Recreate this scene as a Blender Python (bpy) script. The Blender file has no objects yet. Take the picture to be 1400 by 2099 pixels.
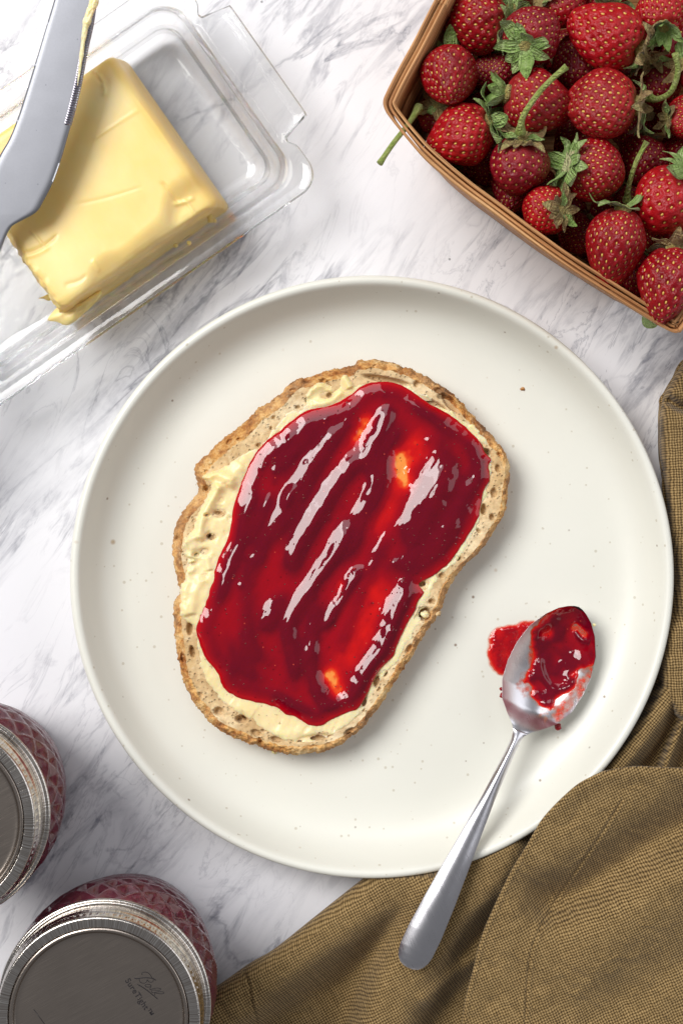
import bpy, math, random
import numpy as np
from mathutils import Vector, Matrix
random.seed(7)
RNG = np.random.RandomState(11)
SC = bpy.context.scene
COL = SC.collection

# ------------------------------------------------------------------ camera, world, lamps, exposure
H = 0.60                                  # camera height above the marble, metres; looks straight down
cam_d = bpy.data.cameras.new("camera"); cam = bpy.data.objects.new("camera", cam_d); COL.objects.link(cam)
cam.location = (0, 0, H); cam.rotation_euler = (0, 0, 0)
cam_d.sensor_fit = 'VERTICAL'; cam_d.sensor_height = 24
cam_d.lens = 24 / (2 * (0.2099 / H)); cam_d.clip_start = 0.01; cam_d.clip_end = 20
SC.camera = cam
world = bpy.data.worlds.new("World"); SC.world = world; world.use_nodes = True
bgn = world.node_tree.nodes["Background"]
bgn.inputs[0].default_value = (0.94, 0.95, 1.0, 1); bgn.inputs[1].default_value = 0.20

def area_lamp(name, loc, target, sx, sy, power, col):
    d = bpy.data.lights.new(name, 'AREA'); d.shape = 'RECTANGLE'; d.size = sx; d.size_y = sy
    d.energy = power; d.color = col
    if sx == sy: d.shape = 'ELLIPSE'
    o = bpy.data.objects.new(name, d); COL.objects.link(o)
    o.location = loc
    o.rotation_euler = (Vector(target) - Vector(loc)).to_track_quat('-Z', 'Y').to_euler()
    return o
area_lamp("key_softbox", (-1.30, 0.82, 1.90), (0, 0.02, 0), 1.30, 1.30, 58.0, (1.0, 0.985, 0.965))
area_lamp("added_fill_lamp", (1.35, 0.35, 0.80), (0, 0, 0), 1.4, 1.1, 7.5, (0.95, 0.96, 1.0))  # unseen side lamp, added to fill shadows and brighten glass edges
area_lamp("added_bounce_lamp", (-0.45, 1.20, 1.70), (0, 0, 0), 1.3, 0.9, 11.0, (0.93, 0.95, 1.0))  # dim unseen lamp added for the soft second reflections on the jam
SC.view_settings.view_transform = 'Standard'; SC.view_settings.look = 'None'
SC.view_settings.exposure = 0.0; SC.view_settings.gamma = 1.0
try:
    SC.cycles.use_denoising = True
    SC.cycles.max_bounces = 14; SC.cycles.transmission_bounces = 12; SC.cycles.transparent_max_bounces = 12
    SC.cycles.diffuse_bounces = 5; SC.cycles.glossy_bounces = 5
    SC.cycles.sample_clamp_indirect = 0.0; SC.cycles.blur_glossy = 0.6
except Exception:
    pass

# ------------------------------------------------------------------ helpers
def P(px, py, z=0.0):
    """a spot measured in the photograph (1400 x 2099), at height z -> metres"""
    s = 0.0002 * (H - z) / H
    return ((px - 700) * s, (1049.5 - py) * s, z)
def PA(px, py, z):
    px = np.asarray(px, float); py = np.asarray(py, float); z = np.asarray(z, float) + 0 * px
    s = 0.0002 * (H - z) / H
    return np.stack([(px - 700) * s, (1049.5 - py) * s, z], -1)

def hash2(ix, iy, seed):
    h = (ix.astype(np.int64) * 374761393 + iy.astype(np.int64) * 668265263 + seed * 1442695041) & 0xffffffff
    h = ((h ^ (h >> 13)) * 1274126177) & 0xffffffff
    h = (h ^ (h >> 16)) & 0xffffffff
    return h.astype(np.float64) / 4294967295.0
def vnoise(x, y, seed=0):
    x = np.asarray(x, float); y = np.asarray(y, float)
    ix = np.floor(x); iy = np.floor(y); fx = x - ix; fy = y - iy
    fx = fx * fx * fx * (fx * (fx * 6 - 15) + 10); fy = fy * fy * fy * (fy * (fy * 6 - 15) + 10)
    a = hash2(ix, iy, seed); b = hash2(ix + 1, iy, seed); c = hash2(ix, iy + 1, seed); d = hash2(ix + 1, iy + 1, seed)
    return (a + (b - a) * fx + (c - a) * fy + (a - b - c + d) * fx * fy) * 2 - 1
def fbm(x, y, octs=4, seed=0, gain=0.5):
    r = 0; amp = 1; tot = 0
    for k in range(octs):
        ca, sa = math.cos(k * 0.9), math.sin(k * 0.9)
        r = r + amp * vnoise((x * ca - y * sa) * 2 ** k + 13.7 * k, (x * sa + y * ca) * 2 ** k - 7.3 * k, seed + k * 31)
        tot += amp; amp *= gain
    return r / tot
def smooth(a, b, x):
    t = np.clip((np.asarray(x, float) - a) / (b - a), 0, 1); return t * t * (3 - 2 * t)

def resample(pts, n, closed=False, spline=True):
    """n points evenly spaced along a Catmull-Rom curve through pts"""
    p = np.array(pts, float)
    if spline:
        out = []; m = len(p); segs = m if closed else m - 1
        for i in range(segs):
            if closed: a, b, c, d = p[(i - 1) % m], p[i], p[(i + 1) % m], p[(i + 2) % m]
            else: a, b, c, d = p[max(i - 1, 0)], p[i], p[i + 1], p[min(i + 2, m - 1)]
            for t in np.linspace(0, 1, 12, endpoint=False):
                out.append(0.5 * ((2 * b) + (c - a) * t + (2 * a - 5 * b + 4 * c - d) * t * t + (3 * b - a - 3 * c + d) * t ** 3))
        if not closed: out.append(p[-1])
        p = np.array(out)
    if closed: p = np.vstack([p, p[:1]])
    s = np.concatenate([[0], np.cumsum(np.linalg.norm(np.diff(p, axis=0), axis=1))])
    t = np.linspace(0, s[-1], n + 1)[:-1] if closed else np.linspace(0, s[-1], n)
    return np.stack([np.interp(t, s, p[:, k]) for k in range(p.shape[1])], -1)
def seg_dist(x, y, poly, closed=False):
    """distance from points to a polyline; also arclength fraction and side"""
    poly = np.array(poly, float)
    if closed: poly = np.vstack([poly, poly[:1]])
    sh = x.shape; x = x.ravel(); y = y.ravel()
    best = np.full(x.shape, 1e9); frac = np.zeros(x.shape); side = np.zeros(x.shape)
    L = np.linalg.norm(np.diff(poly, axis=0), axis=1); T = L.sum(); acc = 0
    for i in range(len(poly) - 1):
        a = poly[i]; d = poly[i + 1] - a; l2 = max(d @ d, 1e-9)
        t = np.clip(((x - a[0]) * d[0] + (y - a[1]) * d[1]) / l2, 0, 1)
        ex = x - a[0] - t * d[0]; ey = y - a[1] - t * d[1]
        dd = np.hypot(ex, ey); m = dd < best
        best[m] = dd[m]; frac[m] = ((acc + t * L[i]) / T)[m]; side[m] = np.sign(d[0] * ey - d[1] * ex)[m]
        acc += L[i]
    return best.reshape(sh), frac.reshape(sh), side.reshape(sh)
def inside(x, y, poly):
    poly = np.array(poly, float); sh = x.shape; x = x.ravel(); y = y.ravel(); r = np.zeros(x.shape, bool)
    j = len(poly) - 1
    for i in range(len(poly)):
        xi, yi = poly[i]; xj, yj = poly[j]
        c = ((yi > y) != (yj > y)) & (x < (xj - xi) * (y - yi) / (yj - yi + 1e-12) + xi)
        r ^= c; j = i
    return r.reshape(sh)
def sdf(x, y, poly):
    d, _, _ = seg_dist(x, y, poly, True); return np.where(inside(x, y, poly), d, -d)

def mesh_np(name, V, F, smooth_sh=True, uv=None, attrs=None):
    """F: (n,4) or (n,3) int array or list of such"""
    me = bpy.data.meshes.new(name)
    Fs = F if isinstance(F, list) else [F]
    Fs = [np.asarray(f, np.int32) for f in Fs if len(f)]
    V = np.asarray(V, np.float32).reshape(-1, 3)
    me.vertices.add(len(V)); me.vertices.foreach_set("co", V.ravel())
    loops = np.concatenate([f.ravel() for f in Fs]); tot = np.concatenate([np.full(len(f), f.shape[1], np.int32) for f in Fs])
    start = np.concatenate([[0], np.cumsum(tot)[:-1]]).astype(np.int32)
    me.loops.add(len(loops)); me.loops.foreach_set("vertex_index", loops.astype(np.int32))
    me.polygons.add(len(tot)); me.polygons.foreach_set("loop_start", start); me.polygons.foreach_set("loop_total", tot)
    if uv is not None:
        l = me.uv_layers.new(name="UVMap"); l.data.foreach_set("uv", np.asarray(uv, np.float32)[loops].ravel())
    for k, a in (attrs or {}).items():
        at = me.attributes.new(k, 'FLOAT', 'POINT'); at.data.foreach_set("value", np.asarray(a, np.float32).ravel())
    me.update(calc_edges=True); me.validate()
    me.polygons.foreach_set("use_smooth", np.full(len(me.polygons), smooth_sh)); me.update()
    return me
def grid_faces(nu, nv, wrap_u=False, wrap_v=False, off=0):
    """vertex index = i*nv + j"""
    iu = np.arange(nu if wrap_u else nu - 1); jv = np.arange(nv if wrap_v else nv - 1)
    I, J = np.meshgrid(iu, jv, indexing='ij'); I2 = (I + 1) % nu; J2 = (J + 1) % nv
    return (np.stack([I * nv + J, I2 * nv + J, I2 * nv + J2, I * nv + J2], -1) + off).reshape(-1, 4)
def outward(V, F):
    """flip the faces of a closed shell if they look inwards"""
    V = np.asarray(V).reshape(-1, 3); a, b, c, d = (V[F[:, k]] for k in range(4))
    vol = (np.einsum('ij,ij->i', a, np.cross(b, c)) + np.einsum('ij,ij->i', a, np.cross(c, d))).sum()
    return F if vol > 0 else F[:, ::-1]
def obj(name, me, m, parent=None):
    o = bpy.data.objects.new(name, me); COL.objects.link(o)
    if m is not None and len(me.materials) == 0: me.materials.append(m)
    if parent is not None: o.parent = parent
    return o
def thing(name, label, cat, loc=(0, 0, 0), group=None):
    o = bpy.data.objects.new(name, None); COL.objects.link(o); o.location = loc; o.empty_display_size = 0.01
    o['label'] = label; o['category'] = cat
    if group: o['group'] = group
    return o
def tag(o, label, cat, group=None):
    o['label'] = label; o['category'] = cat
    if group: o['group'] = group
    return o
def lathe(name, prof, n=256, center=(0, 0, 0), close=True, disp=None):
    prof = np.array(prof, float); th = np.linspace(0, 2 * np.pi, n, endpoint=False)
    T, R = np.meshgrid(th, prof[:, 0], indexing='ij'); Z = np.broadcast_to(prof[:, 1], R.shape).copy(); R = R.copy()
    if disp is not None: R = R + disp(T, Z, R)
    V = np.stack([R * np.cos(T) + center[0], R * np.sin(T) + center[1], Z + center[2]], -1)
    return mesh_np(name, V, outward(V, grid_faces(n, len(prof), wrap_u=True)))
def fine_prof(pts, n):
    return resample(pts, n, spline=True)
def tube(pts, radii, n=10, caps=True):
    pts = np.array(pts, float); m = len(pts); radii = np.broadcast_to(np.array(radii, float), (m,))
    tan = np.gradient(pts, axis=0); tan /= np.linalg.norm(tan, axis=1)[:, None] + 1e-12
    up = np.array([0, 0, 1.0]); 
    if abs(tan[0] @ up) > 0.9: up = np.array([1.0, 0, 0])
    V = []; nrm = np.cross(tan[0], up); nrm /= np.linalg.norm(nrm)
    for i in range(m):
        nrm = nrm - (nrm @ tan[i]) * tan[i]; nrm /= np.linalg.norm(nrm); b = np.cross(tan[i], nrm)
        a = np.linspace(0, 2 * np.pi, n, endpoint=False)
        V.append(pts[i] + radii[i] * (np.cos(a)[:, None] * nrm + np.sin(a)[:, None] * b))
    V = np.concatenate(V); F = [grid_faces(m, n, wrap_v=True)]
    if caps:
        V = np.vstack([V, pts[0], pts[-1]]); a = np.arange(n); b = (a + 1) % n; c0 = m * n
        F.append(np.stack([a, b, np.full(n, c0)], -1)); F.append(np.stack([(m - 1) * n + b, (m - 1) * n + a, np.full(n, c0 + 1)], -1))
    return V, F
def join(parts):
    V = []; F3 = []; F4 = []; off = 0
    for v, fs in parts:
        v = np.asarray(v).reshape(-1, 3)
        for f in (fs if isinstance(fs, list) else [fs]):
            (F4 if f.shape[1] == 4 else F3).append(f + off)
        V.append(v); off += len(v)
    F = []
    if F4: F.append(np.concatenate(F4))
    if F3: F.append(np.concatenate(F3))
    return np.concatenate(V), F

# ------------------------------------------------------------------ node helpers
class M:
    def __init__(s, name, **kw):
        s.m = bpy.data.materials.new(name); s.m.use_nodes = True; s.t = s.m.node_tree; s.n = s.t.nodes; s.l = s.t.links
        s.b = s.n["Principled BSDF"]; s.out = s.n["Material Output"]
        for k, v in kw.items(): s.set(k, v)
    NAMES = dict(color="Base Color", rough="Roughness", metal="Metallic", coat="Coat Weight", coatr="Coat Roughness", trans="Transmission Weight",
                 ior="IOR", sss="Subsurface Weight", sssr="Subsurface Radius", ssss="Subsurface Scale", spec="Specular IOR Level", normal="Normal",
                 sheen="Sheen Weight", aniso="Anisotropic", alpha="Alpha", coatn="Coat Normal", tint="Specular Tint", sheenr="Sheen Roughness")
    def set(s, k, v):
        i = s.b.inputs[s.NAMES[k]]
        if isinstance(v, bpy.types.NodeSocket): s.l.new(v, i)
        elif isinstance(v, tuple) and len(v) == 3 and i.type == 'RGBA': i.default_value = (*v, 1)
        else: i.default_value = v
    def node(s, t, **kw):
        n = s.n.new(t)
        for k, v in kw.items():
            if k.startswith('_'): setattr(n, k[1:], v)
        return n
    def link(s, a, b):
        if isinstance(a, bpy.types.NodeSocket): s.l.new(a, b)
        else: b.default_value = a if not (isinstance(a, tuple) and len(a) == 3 and b.type == 'RGBA') else (*a, 1)
    def coord(s, kind='Object'): return s.n.new('ShaderNodeTexCoord').outputs[kind]
    def mapping(s, vec, scale=(1, 1, 1), rot=(0, 0, 0), loc=(0, 0, 0)):
        n = s.n.new('ShaderNodeMapping'); s.l.new(vec, n.inputs[0])
        n.inputs['Scale'].default_value = scale; n.inputs['Rotation'].default_value = rot; n.inputs['Location'].default_value = loc
        return n.outputs[0]
    def noise(s, vec, scale, detail=4, rough=0.5, dist=0.0, out='Fac'):
        n = s.n.new('ShaderNodeTexNoise'); s.l.new(vec, n.inputs['Vector'])
        n.inputs['Scale'].default_value = scale; n.inputs['Detail'].default_value = detail
        n.inputs['Roughness'].default_value = rough; n.inputs['Distortion'].default_value = dist
        return n.outputs[out]
    def voronoi(s, vec, scale, feature='F1', out='Distance', rnd=1.0):
        n = s.n.new('ShaderNodeTexVoronoi'); n.feature = feature; s.l.new(vec, n.inputs['Vector'])
        n.inputs['Scale'].default_value = scale; n.inputs['Randomness'].default_value = rnd
        return n.outputs[out] if out else n
    def ramp(s, fac, stops, interp='LINEAR'):
        n = s.n.new('ShaderNodeValToRGB'); s.l.new(fac, n.inputs[0]); cr = n.color_ramp; cr.interpolation = interp
        while len(cr.elements) < len(stops): cr.elements.new(0.5)
        for e, (p, c) in zip(cr.elements, stops):
            e.position = p; e.color = (c, c, c, 1) if isinstance(c, (int, float)) else (*c, 1)
        return n.outputs[0]
    def mix(s, fac, a, b, mode='MIX'):
        n = s.n.new('ShaderNodeMix'); n.data_type = 'RGBA'; n.blend_type = mode
        s.link(fac, n.inputs[0]); s.link(a, n.inputs[6]); s.link(b, n.inputs[7]); return n.outputs[2]
    def math(s, op, a, b=0.0, c=0.0, clamp=False):
        n = s.n.new('ShaderNodeMath'); n.operation = op; n.use_clamp = clamp
        s.link(a, n.inputs[0]); s.link(b, n.inputs[1])
        if len(n.inputs) > 2: s.link(c, n.inputs[2])
        return n.outputs[0]
    def attr(s, name):
        n = s.n.new('ShaderNodeAttribute'); n.attribute_name = name; return n.outputs['Fac']
    def bump(s, h, dist, strength=1.0, normal=None):
        n = s.n.new('ShaderNodeBump'); s.link(h, n.inputs['Height']); n.inputs['Distance'].default_value = dist
        n.inputs['Strength'].default_value = strength
        if normal is not None: s.l.new(normal, n.inputs['Normal'])
        return n.outputs[0]

# ------------------------------------------------------------------ materials
def mat_marble():
    m = M("marble"); v = m.coord('Object')
    A = math.radians(50)
    def vein(scale_long, scale_across, sc, det, ro, dist, loc, ang=A):
        r = m.mapping(v, rot=(0, 0, -ang), loc=loc)
        return m.noise(m.mapping(r, scale=(scale_long, scale_across, 1)), sc, det, ro, dist)
    base = (0.84, 0.835, 0.855)
    # broad smoky clouds that decide where veins are strong
    cloud = m.ramp(m.noise(m.mapping(v, loc=(3.1, 1.7, 0)), 7.0, 3, 0.55, 0.4), [(0.36, 0.0), (0.62, 1.0)])
    cloud2 = m.ramp(m.noise(m.mapping(v, loc=(5.3, .7, 0)), 14.0, 3, 0.6, 0.6), [(0.40, 0.0), (0.62, 1.0)])
    s1 = m.ramp(vein(1, 4.6, 9, 8, 0.64, 0.8, (.4, .2, 0)), [(0.51, 0.0), (0.68, 1.0)])
    s2 = m.ramp(vein(1, 5.0, 22, 7, 0.66, 1.2, (1.4, 4.2, 0), A + .12), [(0.52, 0.0), (0.64, 1.0)])
    n3 = vein(1, 3.0, 6, 6, 0.6, 1.1, (2.4, 1.2, 0), A - .08)
    thin = m.ramp(m.math('ABSOLUTE', m.math('SUBTRACT', n3, 0.5)), [(0.0, 1.0), (0.004, .75), (0.022, 0.0)])
    n4 = vein(1, 3.4, 13, 6, 0.6, 1.4, (7.4, 2.2, 0), A + .2)
    thin2 = m.ramp(m.math('ABSOLUTE', m.math('SUBTRACT', n4, 0.47)), [(0.0, 1.0), (0.004, .6), (0.018, 0.0)])
    grain = m.noise(v, 260, 3, 0.6)
    f1 = m.math('MULTIPLY', s1, m.math('MULTIPLY_ADD', cloud, 1.0, 0.10))
    f2 = m.math('MULTIPLY', s2, m.math('MULTIPLY_ADD', cloud2, 0.60, 0.03))
    f3 = m.math('MULTIPLY', thin, m.math('MULTIPLY', cloud2, 0.65))
    f4 = m.math('MULTIPLY', thin2, m.math('MULTIPLY', cloud, 0.60))
    tot = m.math('ADD', m.math('ADD', f1, f2), m.math('ADD', f3, f4), clamp=True)
    tot = m.math('MULTIPLY', tot, m.math('MULTIPLY_ADD', grain, 0.8, 0.40), clamp=True)
    c = m.mix(tot, base, (0.20, 0.205, 0.25))
    blot = m.ramp(m.noise(v, 9, 2, 0.5), [(0.35, (0.79, 0.78, 0.815)), (0.7, (0.84, 0.835, 0.85))])
    c = m.mix(0.5, c, m.mix(tot, blot, (0.22, 0.22, 0.27)))
    pit = m.voronoi(v, 60, out=None)
    sp = m.math('LESS_THAN', pit.outputs['Distance'], 0.035)
    gate = m.math('GREATER_THAN', m.noise(pit.outputs['Position'], 40, 1), 0.6)
    c = m.mix(m.math('MULTIPLY', m.math('MULTIPLY', sp, gate), 0.7), c, (0.16, 0.16, 0.17))
    m.set('color', c); m.set('rough', 0.33); m.set('sss', 0.06); m.set('sssr', (0.004, 0.004, 0.004)); m.set('ssss', 1.0)
    m.set('normal', m.bump(m.noise(v, 500, 2), 0.00004, 0.5))
    return m.m

def mat_stoneware():
    m = M("stoneware"); v = m.coord('Object')
    base = m.ramp(m.noise(v, 18, 3, 0.5), [(0.3, (0.755, 0.745, 0.665)), (0.7, (0.785, 0.775, 0.695))])
    def dots(scale, r0, gatev, col, base, w):
        vo = m.voronoi(v, scale, out=None)
        rc = m.node('ShaderNodeSeparateColor'); m.l.new(vo.outputs['Color'], rc.inputs[0])
        rad = m.math('MULTIPLY', rc.outputs[0], r0)
        d = m.math('SUBTRACT', rad, vo.outputs['Distance'])
        f = m.math('MULTIPLY', d, 14.0, clamp=True)
        g = m.math('GREATER_THAN', rc.outputs[1], gatev)
        return m.mix(m.math('MULTIPLY', m.math('MULTIPLY', f, g), w), base, col)
    c = dots(150, 0.13, 0.72, (0.18, 0.10, 0.05), base, 0.9)
    c = dots(90, 0.17, 0.82, (0.42, 0.27, 0.12), c, 0.7)
    c = dots(330, 0.25, 0.60, (0.45, 0.38, 0.26), c, 0.5); c = dots(60, 0.10, 0.75, (0.30, 0.16, 0.06), c, 0.8)
    m.set('color', c); m.set('rough', 0.42); m.set('coat', 0.12); m.set('coatr', 0.25)
    m.set('normal', m.bump(m.noise(v, 90, 4, 0.6), 0.0003, 0.35))
    return m.m

def mat_crumb():
    m = M("bread_crumb"); v = m.coord('Object')
    n = m.noise(v, 220, 5, 0.65); big = m.noise(v, 45, 4, 0.55)
    c = m.ramp(big, [(0.3, (0.64, 0.42, 0.19)), (0.5, (0.78, 0.57, 0.31)), (0.72, (0.88, 0.72, 0.46))])
    c = m.mix(m.ramp(n, [(0.35, 0.0), (0.6, 1.0)]), m.mix(0.5, c, (0.50, 0.33, 0.17)), c)
    fib = m.noise(m.mapping(v, scale=(1, 1, 1)), 130, 5, 0.7, 1.2)
    c = m.mix(m.ramp(fib, [(0.36, 0.55), (0.50, 0.0)]), c, (0.44, 0.26, 0.11)); c = m.mix(m.ramp(fib, [(0.55, 0.0), (0.70, 0.5)]), c, (0.90, 0.78, 0.55))
    pores = m.voronoi(v, 600, out='Distance')
    pg = m.ramp(pores, [(0.10, 1.0), (0.32, 0.0)])
    c = m.mix(m.math('MULTIPLY', pg, 0.22), c, (0.42, 0.26, 0.13))
    c = m.mix(m.math('MULTIPLY', m.attr('hole'), 0.4), c, (0.40, 0.23, 0.10))
    m.set('color', c); m.set('rough', 0.85); m.set('sss', 0.12); m.set('sssr', (0.002, 0.001, 0.0006)); m.set('ssss', 1.0); m.set('spec', 0.25)
    h = m.math('ADD', m.math('MULTIPLY', n, 0.7), m.math('MULTIPLY', pg, -0.7))
    m.set('normal', m.bump(h, 0.0009, 0.9))
    return m.m
def mat_crust():
    m = M("bread_crust"); v = m.coord('Object')
    n = m.noise(v, 105, 5, 0.72); big = m.noise(v, 34, 4, 0.6); fine = m.noise(v, 650, 3, 0.6)
    c = m.ramp(n, [(0.34, (0.13, 0.038, 0.008)), (0.45, (0.44, 0.16, 0.034)), (0.54, (0.72, 0.38, 0.11)), (0.66, (0.90, 0.65, 0.32))])
    c = m.mix(m.ramp(big, [(0.42, 0.0), (0.62, 0.35)]), c, (0.80, 0.56, 0.29))
    c = m.mix(m.ramp(fine, [(0.55, 0.0), (0.8, 0.5)]), c, (0.85, 0.70, 0.45))
    c = m.mix(m.math('MULTIPLY', m.attr('toast'), 0.65), c, m.mix(n, (0.15, 0.042, 0.010), (0.46, 0.18, 0.045)))
    m.set('color', c); m.set('rough', 0.78); m.set('spec', 0.3)
    m.set('normal', m.bump(m.math('ADD', n, m.math('MULTIPLY', fine, 0.4)), 0.0024, 1.0))
    return m.m
def mat_butter(name, c0, c1):
    m = M(name); v = m.coord('Object')
    c = m.ramp(m.noise(v, 40, 3, 0.5), [(0.3, c0), (0.7, c1)])
    c = m.mix(m.math('MULTIPLY', m.attr('rind'), 0.55), c, (0.90, 0.56, 0.10))
    m.set('color', c); m.set('rough', 0.36); m.set('sss', 0.5); m.set('sssr', (0.007, 0.004, 0.001)); m.set('ssss', 0.8)
    m.set('normal', m.bump(m.noise(v, 160, 3, 0.55), 0.0002, 0.2))
    return m.m
def mat_jam(name, fade=False, dark=1.0):
    m = M(name); v = m.coord('Object'); t = m.attr('thick')
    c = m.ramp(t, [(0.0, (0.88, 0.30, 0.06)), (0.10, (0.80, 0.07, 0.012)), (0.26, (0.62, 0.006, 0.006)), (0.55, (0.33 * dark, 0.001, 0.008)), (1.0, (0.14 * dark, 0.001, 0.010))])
    vo = m.voronoi(v, 420, out=None)
    rc = m.node('ShaderNodeSeparateColor'); m.l.new(vo.outputs['Color'], rc.inputs[0])
    f = m.math('MULTIPLY', m.math('LESS_THAN', vo.outputs['Distance'], 0.16), m.math('GREATER_THAN', rc.outputs[0], 0.72))
    c = m.mix(m.math('MULTIPLY', f, 0.6), c, (0.10, 0.0, 0.004))
    f2 = m.math('MULTIPLY', m.math('LESS_THAN', vo.outputs['Distance'], 0.11), m.math('LESS_THAN', rc.outputs[0], 0.10))
    c = m.mix(m.math('MULTIPLY', f2, 0.6), c, (0.75, 0.10, 0.05))
    cl = m.noise(v, 90, 4, 0.6)
    c = m.mix(m.ramp(cl, [(0.4, 0.0), (0.8, 0.5)]), c, m.mix(0.4, c, (0.30, 0.002, 0.004)))
    m.set('color', c); m.set('rough', 0.3); m.set('spec', 0.0); m.set('coat', 0.9); m.set('coatr', 0.03)
    m.set('sss', 0.12); m.set('sssr', (0.004, 0.0004, 0.0002)); m.set('ssss', 0.5)
    hh = m.math('ADD', m.math('MULTIPLY', m.noise(v, 260, 3, 0.55), 0.55), m.math('MULTIPLY', f, 0.16))
    nb = m.bump(hh, 0.00014, 0.3)
    m.set('normal', nb); m.set('coatn', nb)
    if fade:
        m.set('alpha', m.ramp(t, [(0.0, 0.0), (0.05, 0.25), (0.16, 0.8), (0.3, 1.0)]))
    return m.m
def mat_steel(name, col, rough, scr=(3000, 60, 1), ang=0.0, amp=0.00004, speck=0.0, metal=1.0):
    m = M(name); v = m.coord('Object')
    r = m.mapping(m.mapping(v, rot=(0, 0, -ang)), scale=scr)
    s = m.noise(r, 1.0, 3, 0.6)
    blot = m.noise(v, 60, 4, 0.6)
    c = m.mix(m.ramp(blot, [(0.35, 0.0), (0.75, 0.35)]), col, tuple(x * 0.72 for x in col))
    if speck:
        vo = m.voronoi(v, 500, out=None); rc = m.node('ShaderNodeSeparateColor'); m.l.new(vo.outputs['Color'], rc.inputs[0])
        f = m.math('MULTIPLY', m.math('LESS_THAN', vo.outputs['Distance'], 0.13), m.math('GREATER_THAN', rc.outputs[0], 0.9))
        c = m.mix(m.math('MULTIPLY', f, speck), c, (0.10, 0.10, 0.13))
    m.set('color', c); m.set('metal', metal)
    m.set('rough', m.math('MULTIPLY_ADD', s, 0.18, rough - 0.09)); m.set('normal', m.bump(s, amp, 0.6))
    return m.m
def mat_glass(name, rough=0.015, tint=(0.97, 0.985, 0.975)):
    m = M(name, color=tint, rough=rough, trans=1.0, ior=1.5)
    v = m.coord('Object'); m.set('normal', m.bump(m.noise(v, 70, 2, 0.5), 0.0004, 0.25)); return m.m
def mat_linen():
    m = M("linen"); uv = m.coord('UV')
    wob = m.node('ShaderNodeVectorMath', _operation='MULTIPLY_ADD')
    nz = m.noise(uv, 160, 2, 0.5, out='Color')
    m.l.new(nz, wob.inputs[0]); wob.inputs[1].default_value = (0.0009, 0.0009, 0)
    wob0 = m.node('ShaderNodeVectorMath', _operation='MULTIPLY_ADD'); m.l.new(m.noise(uv, 620, 2, 0.5, out='Color'), wob0.inputs[0]); wob0.inputs[1].default_value = (0.0007, 0.0007, 0); m.l.new(uv, wob0.inputs[2]); m.l.new(wob0.outputs[0], wob.inputs[2])
    sp = m.node('ShaderNodeSeparateXYZ'); m.l.new(wob.outputs[0], sp.inputs[0])
    p = 0.00106
    K = math.pi / p
    a = m.math('SINE', m.math('MULTIPLY', sp.outputs[0], K)); b = m.math('SINE', m.math('MULTIPLY', sp.outputs[1], K))
    s = m.math('ABSOLUTE', a); t = m.math('ABSOLUTE', b)           # thread profiles, zero between threads
    chk = m.math('MULTIPLY', m.math('COSINE', m.math('MULTIPLY', sp.outputs[0], K)), m.math('COSINE', m.math('MULTIPLY', sp.outputs[1], K)))
    warp = m.math('MULTIPLY', s, m.math('MULTIPLY_ADD', chk, 0.22, 0.7)); weft = m.math('MULTIPLY', t, m.math('MULTIPLY_ADD', chk, -0.22, 0.7))
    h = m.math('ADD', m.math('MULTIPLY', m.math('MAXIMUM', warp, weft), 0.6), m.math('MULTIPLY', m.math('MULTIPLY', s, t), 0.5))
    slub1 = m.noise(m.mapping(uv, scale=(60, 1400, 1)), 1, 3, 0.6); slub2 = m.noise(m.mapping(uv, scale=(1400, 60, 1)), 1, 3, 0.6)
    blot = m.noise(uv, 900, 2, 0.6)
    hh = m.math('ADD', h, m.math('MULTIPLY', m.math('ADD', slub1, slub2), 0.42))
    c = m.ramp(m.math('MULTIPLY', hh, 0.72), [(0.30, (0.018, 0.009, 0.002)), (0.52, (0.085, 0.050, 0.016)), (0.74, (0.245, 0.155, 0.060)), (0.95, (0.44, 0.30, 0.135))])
    c = m.mix(m.ramp(m.noise(uv, 45, 3, 0.6), [(0.3, 0.0), (0.7, 0.35)]), c, m.mix(0.5, c, (0.09, 0.06, 0.02)))
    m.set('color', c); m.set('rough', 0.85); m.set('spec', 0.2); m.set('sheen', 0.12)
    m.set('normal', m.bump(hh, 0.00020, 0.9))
    return m.m
def mat_wood():
    m = M("birch_veneer"); uv = m.coord('UV')
    g = m.noise(m.mapping(uv, scale=(18, 900, 1)), 1, 4, 0.6, 0.3); g2 = m.noise(m.mapping(uv, scale=(60, 3000, 1)), 1, 3, 0.6)
    c = m.ramp(g, [(0.34, (0.22, 0.075, 0.02)), (0.5, (0.52, 0.25, 0.09)), (0.66, (0.74, 0.43, 0.19))])
    c = m.mix(m.ramp(g2, [(0.3, 0.55), (0.5, 0.0)]), c, (0.26, 0.10, 0.03))
    m.set('color', c); m.set('rough', 0.62); m.set('normal', m.bump(m.math('ADD', g, g2), 0.0003, 0.8)); return m.m
def mat_berry(name, c0, c1):
    m = M(name); v = m.coord('Object')
    c = m.ramp(m.noise(v, 2.2, 3, 0.6), [(0.3, c0), (0.7, c1)])
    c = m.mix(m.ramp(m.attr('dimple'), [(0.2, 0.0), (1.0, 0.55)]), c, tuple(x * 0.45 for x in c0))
    c = m.mix(m.math('MULTIPLY', m.attr('shoulder'), 0.3), c, (0.50, 0.05, 0.05))
    m.set('color', c); m.set('rough', 0.24); m.set('spec', 0.38)
    m.set('sss', 0.10); m.set('sssr', (0.9, 0.06, 0.04)); m.set('ssss', 0.2)
    m.set('normal', m.bump(m.noise(v, 16, 3, 0.6), 0.02, 0.25)); return m.m
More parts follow.
